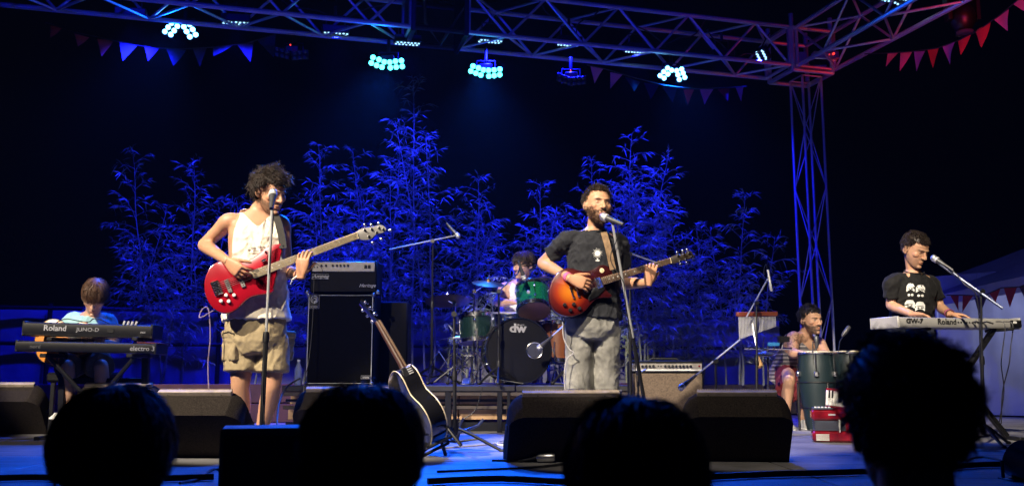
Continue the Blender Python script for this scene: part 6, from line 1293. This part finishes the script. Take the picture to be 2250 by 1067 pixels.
def conga(lab, px, Y, top, sc=1.0, bot=0.0):
    T_ = at(px, top, Y); t = thing('conga', lab, 'drum', V((T_.x, T_.y, 0))); H = T_.z; b = V((T_.x, T_.y, 0)); pr = [(.105, .02), (.112, .06), (.135, H * .30), (.160, H * .55), (.168, H * .70), (.160, H * .86), (.148, H - .03), (.148, H)]
    MB().lathe(b, (0, 0, 1), [(r_ * sc, h_) for r_, h_ in pr], 36).build('shell', M['teal'], t, .6); MB().lathe(b + V((0, 0, H)), (0, 0, 1), [(.150 * sc, -.01), (.146 * sc, .006), (.08, .008)], 32).build('head', M['skinhead'], t); MB().ringtorus(b + V((0, 0, H - .012)), (0, 0, 1), .154 * sc, .008, 36, 8).build('rim', M['chrome'], t)
    for hh in (.30, .62): MB().ringtorus(b + V((0, 0, H * hh)), (0, 0, 1), (.139 if hh < .5 else .1675) * sc, .005, 36, 6).build('band', M['blackmetal'], t)
    for k in range(6):
        a_ = -1.9 + k * math.pi / 3; d = V((math.cos(a_), math.sin(a_), 0)); o = MB().tube([b + d * .172 * sc + V((0, 0, H - .01)), b + d * .178 * sc + V((0, 0, H - .17))], .006, 6).build('tuning_lug', M['chrome'], t); MB().box(b + d * .176 * sc + V((0, 0, H - .19)), (.04, .04, .045), Matrix.Rotation(a_, 3, 'Z'), .008).build('lug_plate', M['steel'], o)
    for k in range(3): a_ = -1.3 + k * 2.1; d = V((math.cos(a_), math.sin(a_), 0)); MB().box(b + d * .165 * sc + V((0, 0, H * .3)), (.02, .025, H * .62), Matrix.Rotation(a_, 3, 'Z'), .005).build('stand_bar', M['blackmetal'], t)
    return t
conga('dark teal conga on the left under the hands of the percussionist', 1792, 8.1, 773, .98); conga('dark teal conga on the right half hidden by the tall watcher', 1866, 8.3, 772, .98)
t = thing('percussion_stool', 'low black stool under the percussionist', 'stool', V((at(1735, 830, 8.75).x, 8.75, 0))); c = V((at(1735, 830, 8.75).x, 8.75, .36)); MB().lathe(c, (0, 0, 1), [(.15, -.05), (.17, -.04), (.17, .0), (.13, .02)], 26).build('seat', M['tolex'], t)
for k in range(4): a_ = .78 + k * 1.57; MB().tube([c + V((.1 * math.cos(a_), .1 * math.sin(a_), -.04)), V((c.x + .16 * math.cos(a_), c.y + .16 * math.sin(a_), .01))], .012).build('leg', M['blackmetal'], t)
t = thing('player_stool', 'dark padded bench under the left keyboard player', 'stool', V((at(188, 800, 7.65).x, 7.66, 0))); c = V((at(188, 800, 7.65).x, 7.66, .47)); MB().box(c, (.5, .32, .08), None, .025).build('seat', M['tolex'], t)
for sx in (-1, 1):
    for sy in (-1, 1): MB().box(c + V((sx * .2, sy * .12, -.24)), (.035, .035, .42), None, .004).build('leg', M['blackmetal'], t)
for px, lab, q in ((1880 - 40, 'black clip on mic pointing at the right conga', (1858, 728)), (1786, 'black clip on mic rising before the left conga', (1794, 752))):
    b0 = at(px, 790, 7.9); t = thing('clip_microphone', lab, 'microphone', b0); e = at(q[0], q[1], 7.95); MB().tube([b0, at((px + q[0]) / 2 - 4, 750, 7.92), e], .005, 6).build('gooseneck', M['blackmetal'], t); MB().lathe(e, V((.5, 0, .6)) if px > 1800 else V((0, 0, 1)), [(.012, -.05), (.02, -.01), (.02, .05), (.012, .06)], 14).build('microphone', M['micbody'], t)
# accordion
M['redpearl'] = mat('red_pearl', (.20, .006, .014), .25, .1, .7, 9, .05, coat=.7); M['bellows'] = mat('grey_blue_bellows', (.045, .05, .075), .6)
c = at(1835, 912, 6.75); c.z = 0; Rm = Matrix.Rotation(-.25, 3, 'Z'); P = lambda x_, y_, z_: c + Rm @ V((x_, y_, z_)); t = thing('accordion', 'red pearl accordion with white keys resting on the stage floor', 'accordion', c); W_ = .34
zA = at(1835, 822, 6.75).z
MB().box(P(0, 0, .050), (W_, .19, .085), Rm, .028).build('bass_block', M['redpearl'], t); MB().box(P(0, 0, .205), (W_, .19, .085), Rm, .028).build('treble_block', M['redpearl'], t)
for k in range(9): MB().box(P(0, 0, .097 + k * .0078), (W_ - .03 - .014 * (k % 2), .172, .0066), Rm, .0015).build('bellows_fold', M['bellows'], t)
MB().box(P(.02, -.093, .127), (.012, .008, .09), Rm, .002).build('bellows_strap', M['white'], t); MB().box(P(.11, -.088, .127), (.10, .012, .074), Rm, .004).build('bellows_guard', M['redpearl'], t)
for k in range(6): MB().box(P(-.10, -.097, .026 + k * .008), (.09, .006, .0045), Rm, .001).build('grille_slat', M['white'], t)
Rk = Rm @ Matrix.Rotation(1.0, 3, 'X') @ Matrix.Rotation(-.12, 3, 'Z'); kb = P(.055, .01, .315); o = MB().box(kb, (.23, .16, .02), Rk, .006).build('key_plate', M['redpearl'], t)
for k in range(10):
    MB().box(kb + Rk @ V((-.102 + k * .0226, -.012, .018)), (.0212, .125, .012), Rk, .002).build('white_key', M['white'], o)
    if k % 7 not in (2, 6) and k < 9: MB().box(kb + Rk @ V((-.091 + k * .0226, .018, .026)), (.012, .065, .012), Rk, .002).build('black_key', M['blackink'], o)
MB().box(P(-.09, -.03, .249), (.14, .13, .012), Rm, .004).build('register_panel', M['bellows'], t)
for k in range(5): MB().box(P(-.14 + .024 * k, -.075, .258), (.016, .03, .01), Rm, .002).build('register_switch', M['white'], t)
MB().box(P(-.03, -.097, .207), (.05, .005, .012), Rm, .001).build('nameplate', M['silverink'], t)
# ---------------------------------------------------------------- small things
c = at(655, 842, 7.85); c.z = .402; t = thing('water_bottle', 'clear plastic water bottle beside the bass cabinet', 'bottle', c); M['pet'] = mat('clear_plastic', (.5, .6, .8), .15, 0, .05, 5, .1, trans=.6)
MB().lathe(c, (0, 0, 1), [(.030, 0), (.033, .01), (.031, .05), (.033, .06), (.031, .10), (.033, .11), (.030, .14), (.012, .185), (.012, .20)], 20).build('bottle_body', M['pet'], t); MB().lathe(c, (0, 0, 1), [(.0135, .198), (.0135, .215), (.01, .217)], 12).build('cap', M['white'], t)
def cable(lab, pts, r=.006, m='cable', cat='cable', name='stage_cable'):
    P_ = []
    for q in pts: P_.append(tuple(onz(q[0], q[1], .012 + r)) if len(q) == 2 else tuple(V(q)))
    return tag(MB().tube([V(q) for q in cat_rom(P_, 5, False)], r, 6).build(name, M[m]), lab, cat)
cable('thick black cable along the front of the stage at the left', [(-30, 1050), (80, 1047), (200, 1052), (330, 1050), (470, 1046)], .016)
cable('thick black cable along the front right of the stage', [(940, 1056), (1100, 1050), (1300, 1058), (1560, 1046), (1700, 1040), (1850, 1036), (2020, 1030), (2140, 1020), (2240, 1018)], .016)
cable('thin black cable curving across the floor before the right wedges', [(960, 1035), (1080, 1030), (1180, 1025), (1240, 1018)], .007)
cable('thin black cable on the bare floor left of centre', [(395, 1060), (440, 1050), (470, 1030), (520, 1040), (560, 1060)], .007)
cable('pale coil of cable beside the left side of the big wedge', [(960, 984), (1040, 978), (1100, 972), (1125, 966), (1100, 968), (1092, 975), (1122, 977), (1130, 972)], .007, 'palecable')
cable('thin blue grey cable near the bottom right corner', [(2100, 980), (2150, 988), (2200, 990), (2228, 994)], .006, 'palecable')
cable('black cable looped on the floor at the far right', [(2120, 1022), (2130, 1008), (2160, 1003), (2200, 1010), (2215, 1016)], .006)
cable('dark wire running down the riser front from the drum kit', [at(1060, 850, 7.74), at(1052, 880, 7.74), at(1040, 905, 7.74), at(1010, 925, 7.74), V((at(990, 930, 7.7).x, 7.7, .02))], .005)
pts = [at(690, 600, 7.9), at(687, 700, 7.85), at(680, 780, 7.8), at(668, 850, 7.7), V((at(665, 880, 7.6).x, 7.6, .03))]; cable('thin mauve cable hanging down the face of the bass cabinet', pts, .0035)
pts = [at(660, 830, 7.7), at(630, 850, 7.6), at(612, 890, 7.2), V((at(608, 930, 6.6).x, 6.6, .02))]; cable('black cable arching from the riser behind the bass player', pts, .008)
b0 = at(1020, 925, 7.0); b0.z = 0
t = thing('instrument_stand', 'low chrome tipped stand arms in front of the drum riser', 'stand', V((at(1030, 950, 7.0).x, 7.0, 0))); q = [at(1008, 950, 6.95), at(1050, 934, 7.0), at(1062, 920, 7.0)]
MB().tube(q, .010, 8).build('arm', M['blueish'], t); MB().tube([at(985, 945, 6.9), at(1008, 938, 6.95), at(1018, 918, 6.95)], .010, 8).build('arm', M['blueish'], t); MB().tube([at(1010, 940, 6.96), V((at(1005, 940, 6.96).x, 6.96, .01))], .012, 8).build('post', M['blackmetal'], t)
c = at(2243, 1000, 4.35); c.z = 0; t = thing('stage_lamp_floor', 'round black floor lamp at the right edge of the stage', 'stage lamp', c); t.name = 'floor_lamp'
MB().lathe(c + V((.02, 0, .09)), V((-.3, .8, .3)), [(.05, -.1), (.085, -.07), (.09, .05), (.075, .06)], 22).build('can', M['blackmetal'], t); MB().box(c + V((.02, 0, .012)), (.2, .14, .012), None, .004).build('base', M['blackmetal'], t); MB().tube([c + V((-.09, 0, .02)), c + V((-.09, 0, .1))], .008).build('yoke', M['blackmetal'], t)
for i, px in enumerate((24, 40)):
    c = onz(px, 948, .02); o = thing('jack_plug', ('left', 'right')[i] + ' one of two chrome plugs before the far left wedge', 'plug', c, 'loose plugs on the floor'); MB().lathe(c + V((0, 0, .005)), V((.2, 0, 1)), [(.012, 0), (.012, .05), (.008, .055), (.006, .085)], 10).build('barrel', M['chrome'], o); MB().tube([c, c + V((-.05, -.05, -.01))], .005, 6).build('lead', M['cable'], o)
c = onz(1200, 1012, .02); t = thing('metal_plug', 'silver cable connector lying beside the big wedge', 'plug', c); MB().lathe(c + V((0, 0, .02)), V((1, -.2, .05)), [(.022, -.05), (.026, -.04), (.026, .03), (.02, .05)], 16).build('shell', M['steel'], t); MB().tube([c + V((-.05, 0, .02)), c + V((-.15, .03, .0)), c + V((-.3, .1, -.008))], .009, 6).build('lead', M['cable'], t)
c = onz(1693, 1000, .02); t = thing('jack_plug', 'single chrome plug hanging at the foot of the right wedge', 'plug', c); MB().lathe(c, V((-.2, 0, 1)), [(.011, 0), (.011, .045), (.007, .05), (.006, .075)], 10).build('barrel', M['chrome'], t)
t = thing('setlist_sheet', 'crumpled white sheet beside the left keyboard stand', 'paper', onz(120, 915, .05)); c = at(122, 914, 7.3); MB().box(c, (.06, .1, .012), Matrix.Rotation(.4, 3, 'X') @ Matrix.Rotation(.2, 3, 'Y'), .003).build('sheet', M['white'], t)
# ================================================================ thin smoke on the stage
hz = MB().box((0, 6.4, 2.6), (22, 17.0, 8.4), None, .01).build('haze', None); hz['kind'] = 'stuff'; tag(hz, 'thin blue lit smoke filling the stage air', None)
m = bpy.data.materials.new('stage_smoke'); m.use_nodes = True; nt = m.node_tree; nt.nodes.remove(nt.nodes['Principled BSDF'])
pv = nt.nodes.new('ShaderNodeVolumePrincipled'); pv.inputs['Color'].default_value = (.9, .92, .95, 1); pv.inputs['Density'].default_value = .00045; pv.inputs['Anisotropy'].default_value = .6
nt.links.new(pv.outputs[0], nt.nodes['Material Output'].inputs['Volume']); hz.data.materials.append(m)
